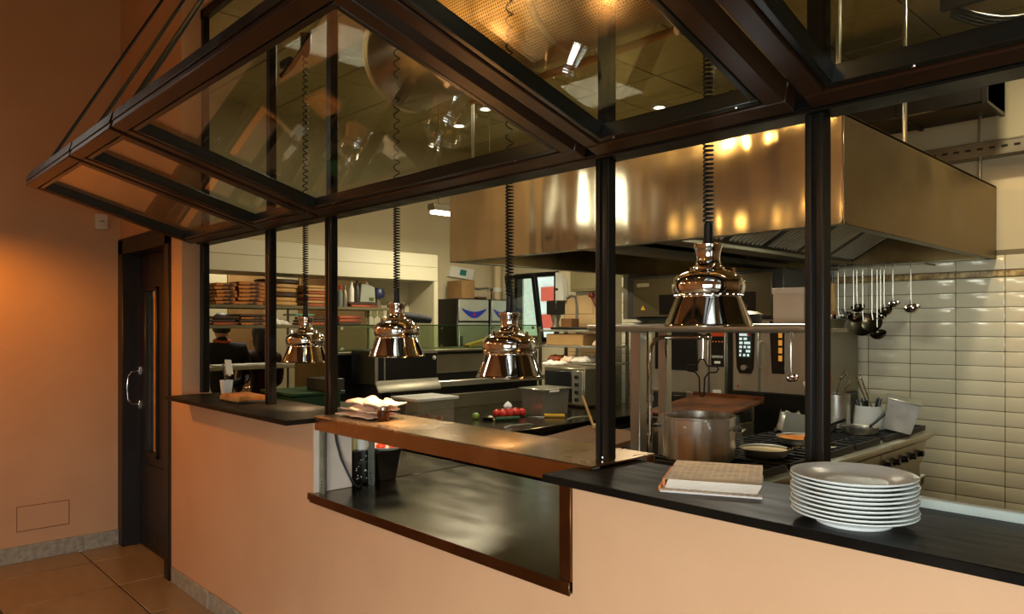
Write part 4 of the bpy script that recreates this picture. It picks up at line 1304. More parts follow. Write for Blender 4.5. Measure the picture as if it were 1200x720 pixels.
# ladle on the overshelf
def ladle(name, label, cat, x, y, ztop, length, r, style, group, m=CHROME):
    t = thing(name, label, cat, (x, y, ztop), 0, group)
    zb = ztop - length
    obj('handle', B().tube([(x, y + 0.012, ztop - 0.01), (x, y + 0.008, ztop + 0.012), (x, y - 0.004, ztop + 0.016), (x, y - 0.012, ztop + 0.006), (x, y - 0.012, ztop - 0.05), (x, y - 0.010, zb + r * 1.6), (x + 0.004, y - 0.004, zb + r * 1.0)], [0.003, 0.003, 0.003, 0.004, 0.0055, 0.0045, 0.005], 8), STEEL, t)
    q = B()
    if style == 'ladle':
        q.M = Matrix.Translation((x + 0.006, y - 0.01, zb + r * 0.62)) @ Matrix.Rotation(math.radians(28), 4, 'X')
        pr = [(r * math.sin(a), -r * 0.8 * math.cos(a)) for a in [PI / 2 * i / 6 for i in range(7)]]
        pi_ = [((r - 0.003) * math.sin(a), -(r * 0.8 - 0.003) * math.cos(a)) for a in [PI / 2 * (6 - i) / 6 for i in range(7)]]
        q.lathe(pr + pi_, n=20)
    else:
        q.M = Matrix.Translation((x, y - 0.008, zb + r * 0.75)) @ Matrix.Rotation(math.radians(78), 4, 'X')
        q.lathe([(0, -0.012), (r * 0.7, -0.008), (r, 0.0), (r, 0.003), (r * 0.7, -0.005), (0, -0.009)], n=22)
    obj('bowl', q, m, t)
    return t


RZ = 2.045
t = thing('utensil_rail', 'steel hanging rail for ladles on the tiled wall under the hood', 'rail', (-2.0, 3.9, RZ))
obj('bar', B().cyl((-2.40, 3.9, RZ), (-1.68, 3.9, RZ), 0.008, n=10), STEEL, t)
for x in (-2.38, -1.70):
    obj('bracket', B().cyl((x, 3.9, RZ), (x, 4.18, RZ), 0.007, n=8), STEEL_D, t)
UT = [('skimmer', 983, 380, 0.062, 'skim', 'broad skimmer half hidden behind the near post, first on the ladle rail'),
      ('ladle', 991, 370, 0.036, 'ladle', 'small ladle second on the rail, beside the half hidden skimmer'),
      ('ladle', 1002, 373, 0.042, 'ladle', 'dark medium ladle third on the rail'),
      ('ladle', 1006, 362, 0.040, 'ladle', 'bright ladle hanging in front of the dark third one'),
      ('skimmer', 1013, 388, 0.072, 'skim', 'largest dark skimmer in the middle of the rail'),
      ('skimmer', 1024, 384, 0.060, 'skim', 'dark skimmer just right of the largest one'),
      ('ladle', 1030, 393, 0.046, 'ladle', 'lowest hanging ladle, below the dark skimmers'),
      ('ladle', 1034, 372, 0.030, 'ladle', 'slim ladle between the lowest ladle and the round bright one'),
      ('ladle', 1038, 366, 0.040, 'ladle', 'round bright ladle right of the dark skimmers'),
      ('ladle', 1048, 358, 0.034, 'ladle', 'shortest ladle on the rail, last but one'),
      ('ladle', 1068, 364, 0.044, 'ladle', 'ladle hanging alone at the far right of the rail')]
for nm, px, pyb, r, st, lab in UT:
    x = -2.264 + (px - 983) * 0.00586
    L = (pyb - 315) * 0.0063 + 0.027
    r *= 1.2
    ladle(nm, lab, nm, x, 3.9, RZ - 0.002, L, r, st, 'utensils on the wall rail', DARKSTEEL if 'dark' in lab else CHROME)
ladle('ladle', 'single bright ladle hanging from the overshelf left of the near post', 'ladle', -1.47, 1.512 - 0.03, SZ - 0.03, 0.20, 0.028, 'ladle', 'single ladle on the overshelf')
t = thing('rolling_pin', 'pale wooden pin hanging left of the ladles behind the near post', 'pin', (-2.31, 3.9, 1.78))
obj('pin_body', B().cyl((-2.31, 3.9, 1.72), (-2.31, 3.9, 1.93), 0.022, n=12), WOODL, t)
obj('grip', B().cyl((-2.31, 3.9, 1.93), (-2.31, 3.9, 2.02), 0.008, n=8), DARK, t)

# ------------------------------------------------------------------ ovens
OY0, OY1 = 3.32, 4.10
t = thing('left_combi_oven', 'steel combi oven with dark glass door and a red-topped control strip', 'oven', (-3.40, 3.7, 0.9))
obj('cabinet', B().box(-3.54, -2.86, OY0 + 0.02, OY1, 1.06, 1.66, 0.006), STEEL_D, t)
dr = obj('door', B().box(-3.54, -3.01, OY0, OY0 + 0.02, 1.08, 1.65, 0.006), STEEL, t)
obj('door_glass', B().box(-3.50, -3.10, OY0 - 0.006, OY0, 1.26, 1.62, 0.003), DARK, dr)
obj('door_handle', B().tube([(-3.36, OY0, 1.50), (-3.36, OY0 - 0.05, 1.49), (-3.365, OY0 - 0.06, 1.45), (-3.37, OY0 - 0.05, 1.40)], 0.010, 8), CHROME, dr)
pn = obj('control_panel', B().box(-3.0, -2.868, OY0, OY0 + 0.02, 1.08, 1.65, 0.004), STEEL, t)
obj('red_panel', B().box(-2.985, -2.875, OY0 - 0.004, OY0, 1.53, 1.61, 0.001), mat('red_orange_panel', c(186, 66, 28), 0.4), pn)
obj('black_panel', B().box(-2.985, -2.875, OY0 - 0.004, OY0, 1.30, 1.53, 0.001), DARK, pn)
obj('dial', B().cyl((-2.93, OY0 - 0.014, 1.595), (-2.93, OY0 - 0.004, 1.595), 0.022, n=16), DARK, pn)
for k in range(4):
    obj('indicator', B().cyl((-2.968 + 0.026 * k, OY0 - 0.006, 1.49), (-2.968 + 0.026 * k, OY0 - 0.003, 1.49), 0.006, n=8), mat('orange_indicator', c(220, 130, 60), 0.4) if k == 0 else bpy.data.materials['orange_indicator'], pn)


def text(body, size, loc, rot, m, parent, ext=0.0008):
    cu = bpy.data.curves.new('lettering', 'FONT')
    cu.body = body
    cu.size = size
    cu.extrude = ext
    cu.align_x = 'CENTER'
    cu.align_y = 'CENTER'
    cu.materials.append(m)
    tmp = bpy.data.objects.new('lettering_curve', cu)
    me = bpy.data.meshes.new_from_object(tmp)
    bpy.data.objects.remove(tmp)
    o = bpy.data.objects.new('lettering', me)
    o.parent = parent
    o.location = Vector(loc) - wloc(parent)
    o.rotation_euler = rot
    COL.objects.link(o)
    return o


text('SAPIENS', 0.026, (-2.93, OY0 - 0.005, 1.375), (PI / 2, 0, 0), WPLASTIC, pn)
obj('label_strip', B().box(-2.955, -2.905, OY0 - 0.006, OY0 - 0.003, 1.325, 1.342), WPLASTIC, pn)
obj('label_strip', B().box(-2.97, -2.90, OY0 - 0.003, OY0, 1.10, 1.125), WPLASTIC, pn)
obj('stand', B().box(-3.54, -2.86, OY0 + 0.01, OY1, 0, 1.06, 0.004), DARK, t)

t = thing('right_combi_oven', 'steel combi oven with lit screen, knob and glowing door window', 'oven', (-2.42, 3.7, 0.9))
obj('cabinet', B().box(-2.82, -2.20, OY0 + 0.02, OY1, 1.12, 1.66, 0.006), STEEL_D, t)
pn = obj('control_panel', B().box(-2.80, -2.60, OY0, OY0 + 0.02, 1.13, 1.65, 0.004), STEEL, t)
obj('panel_glass', B().prism([(-2.785, 1.645), (-2.62, 1.645), (-2.635, 1.30), (-2.655, 1.26), (-2.75, 1.26), (-2.77, 1.30)], 'y', OY0 - 0.004, OY0), DARK, pn)
obj('screen', B().box(-2.752, -2.655, OY0 - 0.006, OY0 - 0.003, 1.375, 1.565, 0.001), mat('dark_screen', c(40, 60, 60), 0.2), pn)
sb = B()
for j, segs in enumerate((((0.0, 0.9),), ((0.0, 0.25), (0.4, 0.7)), ((0.0, 0.3), (0.45, 1.0)), ((0.0, 0.25), (0.4, 0.6), (0.75, 1.0)), ((0.0, 0.2), (0.6, 1.0)), ((0.0, 0.15), (0.35, 0.55), (0.7, 0.9)))):
    z = 1.545 - 0.03 * j
    for a, b in segs:
        sb.box(-2.747 + 0.087 * a, -2.747 + 0.087 * b, OY0 - 0.0075, OY0 - 0.0055, z - 0.009, z + 0.009)
obj('screen_tile', sb, SCREEN, pn)
obj('red_icon', B().box(-2.685, -2.665, OY0 - 0.0080, OY0 - 0.0060, 1.537, 1.556), RED, pn)
obj('dial', B().cyl((-2.705, OY0 - 0.03, 1.305), (-2.705, OY0 - 0.003, 1.305), 0.020, n=18), STEEL, pn)
obj('red_button', B().cyl((-2.76, OY0 - 0.006, 1.165), (-2.76, OY0, 1.165), 0.008, n=10), RED, pn)
dr = obj('door', B().box(-2.585, -2.21, OY0, OY0 + 0.02, 1.13, 1.65, 0.004), STEEL, t)
obj('door_window', B().prism([(-2.515, 1.645), (-2.40, 1.645), (-2.40, 1.27), (-2.495, 1.27)], 'y', OY0 - 0.004, OY0), DARK, dr)
for k in range(5):
    obj('rack_glow', B().box(-2.445, -2.418, OY0 - 0.006, OY0 - 0.0035, 1.36 + 0.055 * k, 1.40 + 0.055 * k), OVENGLOW, dr)
obj('door_handle', B().tube([(-2.575, OY0, 1.50), (-2.575, OY0 - 0.045, 1.49), (-2.578, OY0 - 0.05, 1.40), (-2.58, OY0 - 0.03, 1.31), (-2.58, OY0, 1.30)], [0.008, 0.014, 0.014, 0.010, 0.006], 8), STEEL, dr)
obj('stand', B().box(-2.82, -2.20, OY0 + 0.01, OY1, 0, 1.12, 0.004), DARK, t)
t = thing('deck_oven', 'grey upper oven with black window and small yellow warning triangles, above both combi ovens', 'oven', (-3.1, 3.7, 1.66))
obj('cabinet', B().box(-3.80, -2.42, OY0 + 0.02, OY1, 1.665, 2.02, 0.006), DARKGREY, t)
obj('frame_side', B().box(-3.86, -3.80, OY0 + 0.04, OY1, 1.665, 2.05, 0.004), STEEL_D, t)
dr = obj('door', B().box(-3.72, -2.5, OY0, OY0 + 0.02, 1.68, 2.0, 0.006), mat('grey_oven_front', c(92, 80, 52), 0.4, 0.4), t)
obj('door_glass', B().box(-3.46, -2.62, OY0 - 0.004, OY0, 1.70, 1.86, 0.003), DARK, dr)
obj('label_plate', B().box(-3.68, -3.56, OY0 - 0.003, OY0, 1.93, 1.96), mat('faded_label', c(150, 136, 100), 0.6), dr)
for x, z in ((-3.62, 1.74), (-3.30, 1.94), (-2.8, 1.93)):
    obj('warning_triangle', B().prism([(x - 0.022, z), (x + 0.022, z), (x, z + 0.038)], 'y', OY0 - 0.003, OY0), YELLOW, dr)
o = obj('steel_pipe', B().tube([(-4.02, 3.9, 0.9), (-4.02, 3.9, 1.95), (-4.0, 3.85, 2.02), (-3.95, 3.8, 2.05)], 0.03, 10), STEEL_D)
tag(o, 'steel pipe rising left of the ovens beside a strip of white tiles', 'pipe')
# ------------------------------------------------------------------ preparation counters, middle left
t = thing('prep_counter', 'dark steel refrigerated prep counter with wire door handles behind the serving shelf', 'counter', (-4.25, 2.4, 0))
obj('carcass', B().box(-4.90, -3.60, 1.22, 3.50, 0, 0.86), DARK, t)
obj('worktop', B().box(-4.92, -3.56, 1.20, 3.52, 0.86, 0.90, 0.006), STEEL_WORK, t)
obj('upstand', B().box(-4.92, -4.90, 1.48, 3.52, 0.90, 1.02, 0.002), STEEL_D, t)
for k in range(3):
    y0 = 1.27 + 0.74 * k
    dr = obj('door', B().box(-3.60, -3.575, y0, y0 + 0.61, 0.12, 0.83, 0.004), DARK, t)
    obj('handle', B().tube([(-3.575, y0 + 0.08, 0.80), (-3.53, y0 + 0.10, 0.80), (-3.52, y0 + 0.16, 0.795), (-3.52, y0 + 0.34, 0.795), (-3.53, y0 + 0.40, 0.78), (-3.575, y0 + 0.42, 0.76)], 0.010, 8), STEEL, dr)
for k in range(2):
    ya = 1.72 + 0.62 * k
    obj('rail_loop', B().tube([(-3.60, ya, 0.895), (-3.575, ya, 0.925), (-3.57, ya + 0.05, 0.935), (-3.57, ya + 0.22, 0.93), (-3.575, ya + 0.27, 0.92), (-3.60, ya + 0.28, 0.895)], 0.008, 8), STEEL, t)
t = thing('gastro_container', 'deep steel container standing on the prep counter', 'container', (-4.08, 2.62, 0.90))
obj('container_body', B().prism([(-4.20, 0.90), (-3.99, 0.90), (-3.97, 1.10), (-4.22, 1.10)], 'y', 2.50, 2.80), STEEL, t)
obj('rim', B().box(-4.24, -3.95, 2.48, 2.82, 1.10, 1.112, 0.004), STEEL, t)
obj('label', B().box(-3.955, -3.95, 2.55, 2.66, 1.085, 1.112), PAPER, t)
t = thing('tomato_tray', 'clear tray of red tomatoes on the prep counter', 'tray', (-4.10, 2.27, 0.90))
obj('tray_base', B().box(-4.19, -4.02, 2.12, 2.42, 0.90, 0.906), CLEAR, t)
for i in range(2):
    for j in range(4):
        obj('tomato', B().ball((-4.15 + 0.075 * i, 2.17 + 0.066 * j, 0.938), 0.032, 10, (1, 1, 0.9)), TOMATO, t)
o = obj('paring_knife', B().cyl((-4.0, 2.02, 0.918), (-3.93, 2.20, 0.918), 0.016, n=10), GREEN)
tag(o, 'green knife handle lying in front of the tomatoes', 'knife')
o = obj('garlic_bulb', B().lathe([(0, 0), (0.025, 0.005), (0.036, 0.022), (0.025, 0.042), (0.008, 0.055), (0, 0.06)], (-4.10, 2.24, 0.955), 12), WHITE)
o.location.z = 0.968
tag(o, 'white garlic bulb on top of the tomato tray', 'garlic')
t = thing('yellow_knife', 'knife with a yellow handle right of the tomatoes, in front of the container', 'knife', (-3.90, 2.45, 0.90))
obj('handle', B().cyl((-3.92, 2.46, 0.916), (-3.80, 2.56, 0.916), 0.014, n=10), YELLOW, t)
obj('blade', B().prism([(-3.93, 2.44), (-3.91, 2.47), (-4.05, 2.38)], 'z', 0.903, 0.906), ALU, t)
o = obj('lime', B().ball((-4.20, 2.00, 0.926), 0.028, 12, (1.2, 1, 0.9)), LEAFG)
tag(o, 'cut lime at the left end of the prep counter', 'lime')
o = obj('olive_dish', B().lathe([(0, 0), (0.05, 0), (0.08, 0.02), (0.076, 0.02), (0.048, 0.005), (0, 0.005)], (-4.12, 2.08, 0.90), 18), DARK)
tag(o, 'small black dish beside the cut lime', 'dish')
for k, lab in enumerate(('pale trimmings in the black dish', 'pale crumb beside the black dish')):
    o = obj('trimming', B().ball((-4.12 + 0.10 * k, 2.08 - 0.04 * k, 0.916 - 0.006 * k), 0.018, 8, (1.5, 1, 0.6)), SAUCE)
    tag(o, lab, 'food')
t = thing('countertop_oven', 'small black countertop oven at the rear end of the prep counter', 'oven', (-4.35, 3.25, 0.90))
obj('cabinet', B().box(-4.58, -4.10, 3.14, 3.48, 0.915, 1.24, 0.006), STEEL_D, t)
obj('door', B().box(-4.56, -4.24, 3.125, 3.14, 0.94, 1.21, 0.004), DARK, t)
obj('control_strip', B().box(-4.235, -4.11, 3.128, 3.14, 0.93, 1.22, 0.003), STEEL, t)
for k in range(4):
    obj('knob', B().cyl((-4.17, 3.105, 0.97 + 0.065 * k), (-4.17, 3.128, 0.97 + 0.065 * k), 0.017, n=12), DARK, t)
for x in (-4.56, -4.12):
    obj('foot', B().box(x - 0.015, x + 0.015, 3.16, 3.46, 0.90, 0.915), RUBBER, t)
t = thing('steel_rack', 'steel rack of shelves holding towels and dishes left of the tall posts', 'shelf', (-4.65, 3.8, 0))
for z in (1.26, 1.42, 1.57):
    obj('shelf_plate', B().box(-5.05, -4.25, 3.55, 3.95, z - 0.02, z, 0.003), STEEL, t)
for x in (-5.04, -4.26):
    for y in (3.56, 3.94):
        obj('upright', B().box(x - 0.012, x + 0.012, y - 0.012, y + 0.012, 0, 1.60), STEEL_D, t)
o = obj('beige_crate', B().box(-4.98, -4.50, 3.58, 3.90, 1.42, 1.53, 0.006), mat('beige_crate', c(172, 132, 78), 0.6))
tag(o, 'tan carton on the middle shelf of the steel rack', 'box')
for k, (x, lab, m) in enumerate(((-4.90, 'stack of reddish cloths on the lowest rack shelf', CARD_R), (-4.72, 'white folded towel on the lowest rack shelf', NAPKIN), (-4.55, 'pale folded towel right on the lowest rack shelf', PAPER))):
    o = obj('towel', cloth(x - 0.085, x + 0.085, 3.58, 3.80, 1.268, 0.05, 30 + k, amp=0.006), m)
    tag(o, lab, 'towel')
o = obj('white_rag', cloth(-4.75, -4.58, 3.30, 3.44, 1.248, 0.03, 41, amp=0.008), PAPER)
tag(o, 'crumpled white rag on top of the countertop oven', 'cloth')
o = obj('cream_towel', cloth(-4.42, -4.28, 3.60, 3.78, 1.425, 0.05, 44, amp=0.01), NAPKIN)
tag(o, 'cream towel at the right end of the middle rack shelf', 'towel')
t = thing('coffee_grinder', 'black grinder with a grey hopper in front of the rear window', 'machine', (-5.10, 3.62, 1.57))
t.location = (-4.98, 3.72, 1.57)
obj('hopper', B().box(-5.06, -4.92, 3.66, 3.80, 1.72, 1.86, 0.01), DARK, t)
obj('body', B().lathe([(0, 0), (0.05, 0), (0.03, 0.06), (0.055, 0.15), (0, 0.15)], (-4.99, 3.73, 1.57), 14), STEEL_D, t)
o = obj('brown_tin', B().box(-4.86, -4.72, 3.66, 3.78, 1.57, 1.68, 0.006), BROWNB)
tag(o, 'brown tin right of the black grinder', 'tin')
o = obj('dark_rod', B().cyl((-4.90, 3.57, 1.585), (-4.35, 3.57, 1.585), 0.012, n=8), DARK)
tag(o, 'dark rolling rod lying on the top rack shelf', 'rod')
for k in range(3):
    o = obj('steel_cup', B().lathe([(0, 0), (0.045, 0), (0.05, 0.055), (0.046, 0.055), (0.04, 0.004), (0, 0.004)], (-4.33, 3.66, 1.57 + 0.05 * k), 18), ALU)
    tag(o, 'steel cup on the top rack shelf, ' + nth_from_top(2 - k, 3) + ' of its stack', 'cup', 'steel cups stacked on the rack')

t = thing('trolley', 'low trolley with a brown board between the serving shelf and the range', 'trolley', (-3.12, 2.0, 0))
obj('frame', B().box(-3.28, -2.80, 1.62, 2.26, 0, 0.84, 0.006), DARK, t)
obj('board', B().prism([(1.60, 0.842), (2.28, 0.892), (2.28, 0.917), (1.60, 0.867)], 'x', -3.32, -2.78), BROWNB, t)
o = obj('wooden_stick', B().cyl((-3.20, 2.20, 0.915), (-3.36, 2.26, 1.12), 0.009, n=8), WOODL)
tag(o, 'thin wooden spoon handle leaning on the brown board', 'spoon')
o = obj('pale_scraper', B().box(-3.22, -3.13, 2.20, 2.26, 0.914, 0.945, 0.004), WPLASTIC)
tag(o, 'pale scraper on the brown board beside the wooden spoon', 'scraper')
t = thing('side_table', 'low steel table with pale tubs left of the overshelf post', 'table', (-2.75, 1.2, 0))
obj('table_top', B().box(-3.30, -2.50, 1.12, 1.50, 0.86, 0.89, 0.003), STEEL_D, t)
obj('cabinet', B().box(-3.26, -2.54, 1.15, 1.47, 0, 0.86), DARK, t)
for k in range(2):
    o = obj('pale_tub', B().box(-2.66 + 0.075 * k, -2.60 + 0.075 * k, 1.36, 1.44, 0.89, 0.96 - 0.01 * k, 0.004), WPLASTIC)
    tag(o, ['pale tub on the low steel table, left of two', 'pale tub on the low steel table, beside the overshelf post'][k], 'tub')

# pizza topping counter with its glass guard
t = thing('topping_counter', 'long steel topping counter with a glass guard along the left of the kitchen', 'counter', (-5.25, 2.5, 0))
obj('base', B().box(-5.55, -4.96, 1.22, 3.50, 0, 0.98), STEEL_D, t)
obj('top', B().box(-5.57, -4.94, 1.20, 3.52, 0.98, 1.015, 0.005), STEEL, t)
obj('ledge', B().box(-5.02, -4.93, 1.95, 3.52, 1.085, 1.135, 0.006), STEEL, t)
obj('housing', B().box(-5.55, -5.02, 1.24, 3.50, 1.015, 1.385, 0.004), DARK, t)
obj('housing_cap', B().box(-5.57, -4.98, 1.22, 3.52, 1.385, 1.405, 0.004), STEEL_D, t)
obj('front_window', B().box(-5.02, -5.005, 1.95, 3.46, 1.20, 1.36, 0.003), STEEL_D, t)
obj('end_panel', B().box(-5.55, -5.00, 1.205, 1.22, 1.10, 1.39, 0.003), HOOD_SIDE, t)
obj('frame_rail', B().cyl((-5.03, 1.24, 1.06), (-5.55, 1.24, 1.06), 0.010, n=8).cyl((-5.03, 1.24, 0.9), (-5.03, 1.24, 1.1), 0.010, n=8), STEEL, t)
g1 = obj('guard_pane', B().box(-5.02, -5.012, 1.24, 3.50, 1.405, 1.612), GLASS_G, t)
obj('guard_edge', B().box(-5.024, -5.008, 1.24, 3.50, 1.610, 1.618), mat('glass_edge_green', c(40, 66, 44), 0.2), t)
obj('guard_pane', B().box(-5.55, -5.02, 1.24, 1.248, 1.405, 1.612), GLASS_G, t)
obj('guard_top', B().box(-5.45, -5.02, 1.24, 3.50, 1.612, 1.619), GLASS_G, t)
for y in (1.32, 1.62, 2.3, 2.9, 3.42):
    for z in (1.43, 1.59):
        obj('glass_stud', B().cyl((-5.012, y, z), (-4.998, y, z), 0.014, n=10), CHROME, t)
t = thing('food_warmer', 'dark box-shaped food warmer with steel lip on a pedestal behind the napkins', 'machine', (-4.72, 1.55, 0.90))
obj('casing', B().box(-4.93, -4.60, 1.36, 1.94, 1.17, 1.42, 0.004), DARK, t)
obj('front_frame', B().box(-4.60, -4.59, 1.36, 1.385, 1.17, 1.42, 0.002).box(-4.60, -4.59, 1.385, 1.94, 1.395, 1.42, 0.002).box(-4.60, -4.592, 1.44, 1.45, 1.19, 1.40, 0.001), STEEL, t)
obj('steel_lip', B().prism([(-4.60, 1.19), (-4.55, 1.115), (-4.55, 1.13), (-4.595, 1.20)], 'y', 1.36, 1.94), STEEL, t)
obj('knob', B().ball((-4.585, 1.90, 1.36), 0.016, 10), WPLASTIC, t)
obj('pedestal', B().box(-4.82, -4.68, 1.56, 1.70, 0.905, 1.17, 0.01).box(-4.88, -4.60, 1.50, 1.76, 0.90, 0.915, 0.004), DARK, t)
t = thing('wine_cloth_roll', 'dark rolled cloth lying on the glass guard beside the second lamp', 'roll', (-5.2, 2.1, 1.62))
obj('roll_body', B().tube([(-5.12, 1.80, 1.66), (-5.12, 1.95, 1.69), (-5.12, 2.12, 1.675), (-5.12, 2.26, 1.66)], [0.03, 0.042, 0.042, 0.03], 12), JACKET, t)
obj('pale_end', B().ball((-5.12, 1.79, 1.665), 0.028, 10), SAUCE, t)
o = obj('hand_scoop', B().prism([(2.80, 1.408), (3.10, 1.46), (3.12, 1.50), (2.78, 1.43)], 'x', -5.30, -5.22).cyl((-5.26, 3.1, 1.475), (-5.26, 3.22, 1.475), 0.016, n=8), WOODL)
tag(o, 'wooden-handled scoop lying behind the glass guard', 'scoop')

# ------------------------------------------------------------------ left opening: shelves, boards, people
t = thing('shelf_unit', 'grey steel shelving in the opening under the cream beam', 'shelf', (-6.12, 1.5, 0))
for z in (0.95, 1.27, 1.615, 1.785):
    obj('shelf_board', B().box(-6.33, -5.93, 0.35, 2.40, z - 0.028, z, 0.003), mat('olive_steel', c(112, 100, 66), 0.5, 0.2) if z == 0.95 else bpy.data.materials['olive_steel'], t)
for y in (0.36, 1.523, 2.38):
    for x in (-6.31, -5.945):
        obj('upright', B().box(x - 0.012, x + 0.012, y - 0.006, y + 0.006, 0, 1.84), STEEL_D, t)
S1 = 1.785


def stack(xc, yc, w, dpt, n, h, z, mats, name, lab, group, round_=False):
    for k in range(n):
        jx, jy = rnd.uniform(-0.008, 0.008), rnd.uniform(-0.012, 0.012)
        z0 = z + h * k
        if round_:
            r = w / 2 * (1.06 if k == n - 1 else 1.0 - 0.02 * (k % 2))
            q = B().lathe([(0, 0.001), (r - 0.006, 0.001), (r, 0.008), (r, h - 0.010), (r - 0.008, h - 0.004), (r - 0.02, h - 0.001), (0, h - 0.001)], (xc + jx * 0.4, yc + jy * 0.4, z0), 28)
        else:
            q = B().box(xc - dpt / 2 + jx, xc + dpt / 2 + jx, yc - w / 2 + jy, yc + w / 2 + jy, z0 + 0.0005, z0 + h - 0.003, 0.004)
        o = obj(name, q, mats[k % len(mats)] if k < n - 1 else mats[-1])
        tag(o, lab % nth_from_top(n - 1 - k, n), 'box' if 'box' in name else 'board', group)


stack(-6.08, 0.80, 0.17, 0.28, 6, 0.030, S1, [CARD_O], 'pizza_box', 'printed orange pizza box, %s of the leftmost stack on the top shelf', 'printed pizza boxes on the top shelf')
stack(-6.08, 1.015, 0.235, 0.28, 6, 0.033, S1, [CARD_O], 'pizza_box', 'printed orange pizza box, %s of the stack left of the round boards', 'printed pizza boxes on the top shelf')
stack(-6.145, 1.335, 0.36, 0.36, 6, 0.039, S1, [CARD_B, CARD_B, CARD_D], 'round_board', 'round brown serving board, %s of the tall stack on the top shelf', 'round serving boards on the top shelf', True)
stack(-6.10, 1.665, 0.27, 0.28, 7, 0.027, S1, [CARD_R, CARD_B], 'serving_board', 'red-brown serving board, %s of the stack right of the round boards', 'red-brown boards on the top shelf')
stack(-6.10, 0.80, 0.20, 0.28, 3, 0.026, 1.615, [CARD_R, CARD_D], 'serving_board', 'dark serving board, %s of the left stack on the second shelf', 'dark boards on the second shelf')
stack(-6.10, 1.06, 0.26, 0.28, 4, 0.024, 1.615, [CARD_O, CARD_D], 'serving_board', 'dark serving board, %s of the middle stack on the second shelf', 'dark boards on the second shelf')
stack(-6.10, 1.66, 0.24, 0.28, 3, 0.026, 1.615, [CARD_R, CARD_D], 'serving_board', 'dark serving board, %s of the stack below the red-brown boards', 'dark boards on the second shelf')
stack(-6.10, 2.12, 0.30, 0.28, 2, 0.024, S1, [CARD_R, CARD_D], 'serving_board', 'thin dark board, %s of the pair beside the grey scale', 'thin boards on the top shelf')
stack(-6.10, 1.98, 0.24, 0.28, 3, 0.030, 1.615, [CARD_D, CARD_R], 'serving_board', 'dark board, %s of the stack below the bottles', 'dark boards below the bottles')
for k, (y, m, lab) in enumerate(((1.88, RED, 'red-capped bottle on the top shelf, leftmost of four'), (1.93, STEEL_D, 'grey metal shaker on the top shelf beside the red-capped bottle'), (2.0, PAPER, 'white paper roll on the top shelf between the bottles'), (2.06, DARKGREY, 'dark tall bottle on the top shelf left of the grey scale'))):
    z0 = S1 + (0.048 if y > 1.99 else 0)
    t = thing('bottle', lab, 'bottle', (-5.99, y, z0))
    obj('body', B().lathe([(0, 0), (0.024, 0), (0.025, 0.12), (0.012, 0.16), (0, 0.16)], (-5.99, y, z0), 14), [GREYC, STEEL_D, PAPER, DARKGREY][k], t)
    obj('cap', B().lathe([(0, 0), (0.013, 0), (0.013, 0.04), (0, 0.04)], (-5.99, y, z0 + 0.16), 10), m, t)
t = thing('scale', 'grey kitchen scale with a small display on the top shelf', 'scale', (-6.05, 2.20, S1 + 0.048))
obj('housing', B().prism([(2.10, 1.836), (2.27, 1.836), (2.26, 1.98), (2.12, 2.02)], 'x', -6.15, -6.0), mat('light_grey_plastic', c(150, 150, 130), 0.5), t)
obj('display', B().box(-6.0, -5.996, 2.20, 2.25, 1.85, 1.88), mat('olive_display', c(90, 90, 50), 0.3), t)
o = obj('blue_lamp_head', B().lathe([(0, 0), (0.06, 0.0), (0.07, 0.05), (0.05, 0.09), (0, 0.10)], (-6.05, 2.33, 1.88), 16), mat('navy_plastic', c(26, 30, 66), 0.4))
tag(o, 'dark blue round cap standing right of the grey scale', 'cap')
o = obj('cap_stand', B().cyl((-6.05, 2.33, S1), (-6.05, 2.33, 1.88), 0.03, n=12), STEEL_D)
tag(o, 'short steel stand under the dark blue cap', 'stand')
for k in range(3):
    o = obj('wine_glass', B().lathe([(0, 0), (0.03, 0), (0.03, 0.003), (0.004, 0.006), (0.004, 0.06), (0.03, 0.09), (0.026, 0.15), (0.024, 0.15), (0.028, 0.09), (0, 0.066)], (-6.0, 2.18 + 0.075 * k, 1.615), 16), CLEAR)
    tag(o, ['wine glass on the second shelf below the grey scale, left of three', 'wine glass on the second shelf below the grey scale, middle of three', 'wine glass on the second shelf below the grey scale, right of three'][k], 'glass', 'wine glasses on the second shelf')
o = obj('mint_folder', B().box(-6.2, -5.95, 1.42, 1.60, 1.700, 1.714, 0.003), mat('mint_plastic', c(110, 170, 130), 0.5))
tag(o, 'mint green folder lying on the dark boards of the second shelf', 'folder')
o = obj('white_rag', cloth(-6.15, -5.96, 1.22, 1.38, 1.62, 0.04, 77, amp=0.008), PAPER)
tag(o, 'white rag between the dark boards of the second shelf', 'cloth')
stack(-6.10, 1.75, 0.32, 0.30, 1, 0.020, 1.27, [CARD_R], 'serving_board', 'single red-brown board on the third shelf, %s one there', 'single board on the third shelf')
o = obj('tray_leaf', B().box(-6.2, -5.95, 0.75, 1.30, 1.27, 1.282, 0.003), ALU)
tag(o, 'flat aluminium tray on the third shelf in front of the people', 'tray')
o = obj('black_holdall', B().box(-6.25, -5.97, 1.55, 1.80, 1.292, 1.46, 0.03, 2), JACKET)
tag(o, 'black holdall behind the farthest heat lamp on the third shelf', 'bag')
t = thing('room_divider', 'tan sliding panels behind the two people', 'panel', (-7.9, 2.0, 0))
for k in range(4):
    obj('panel', B().box(-7.94, -7.90, 1.2 + 0.42 * k, 1.6 + 0.42 * k, 0, 2.4, 0.004), CARDBOARD if k % 2 else PANEL_CREAM, t)


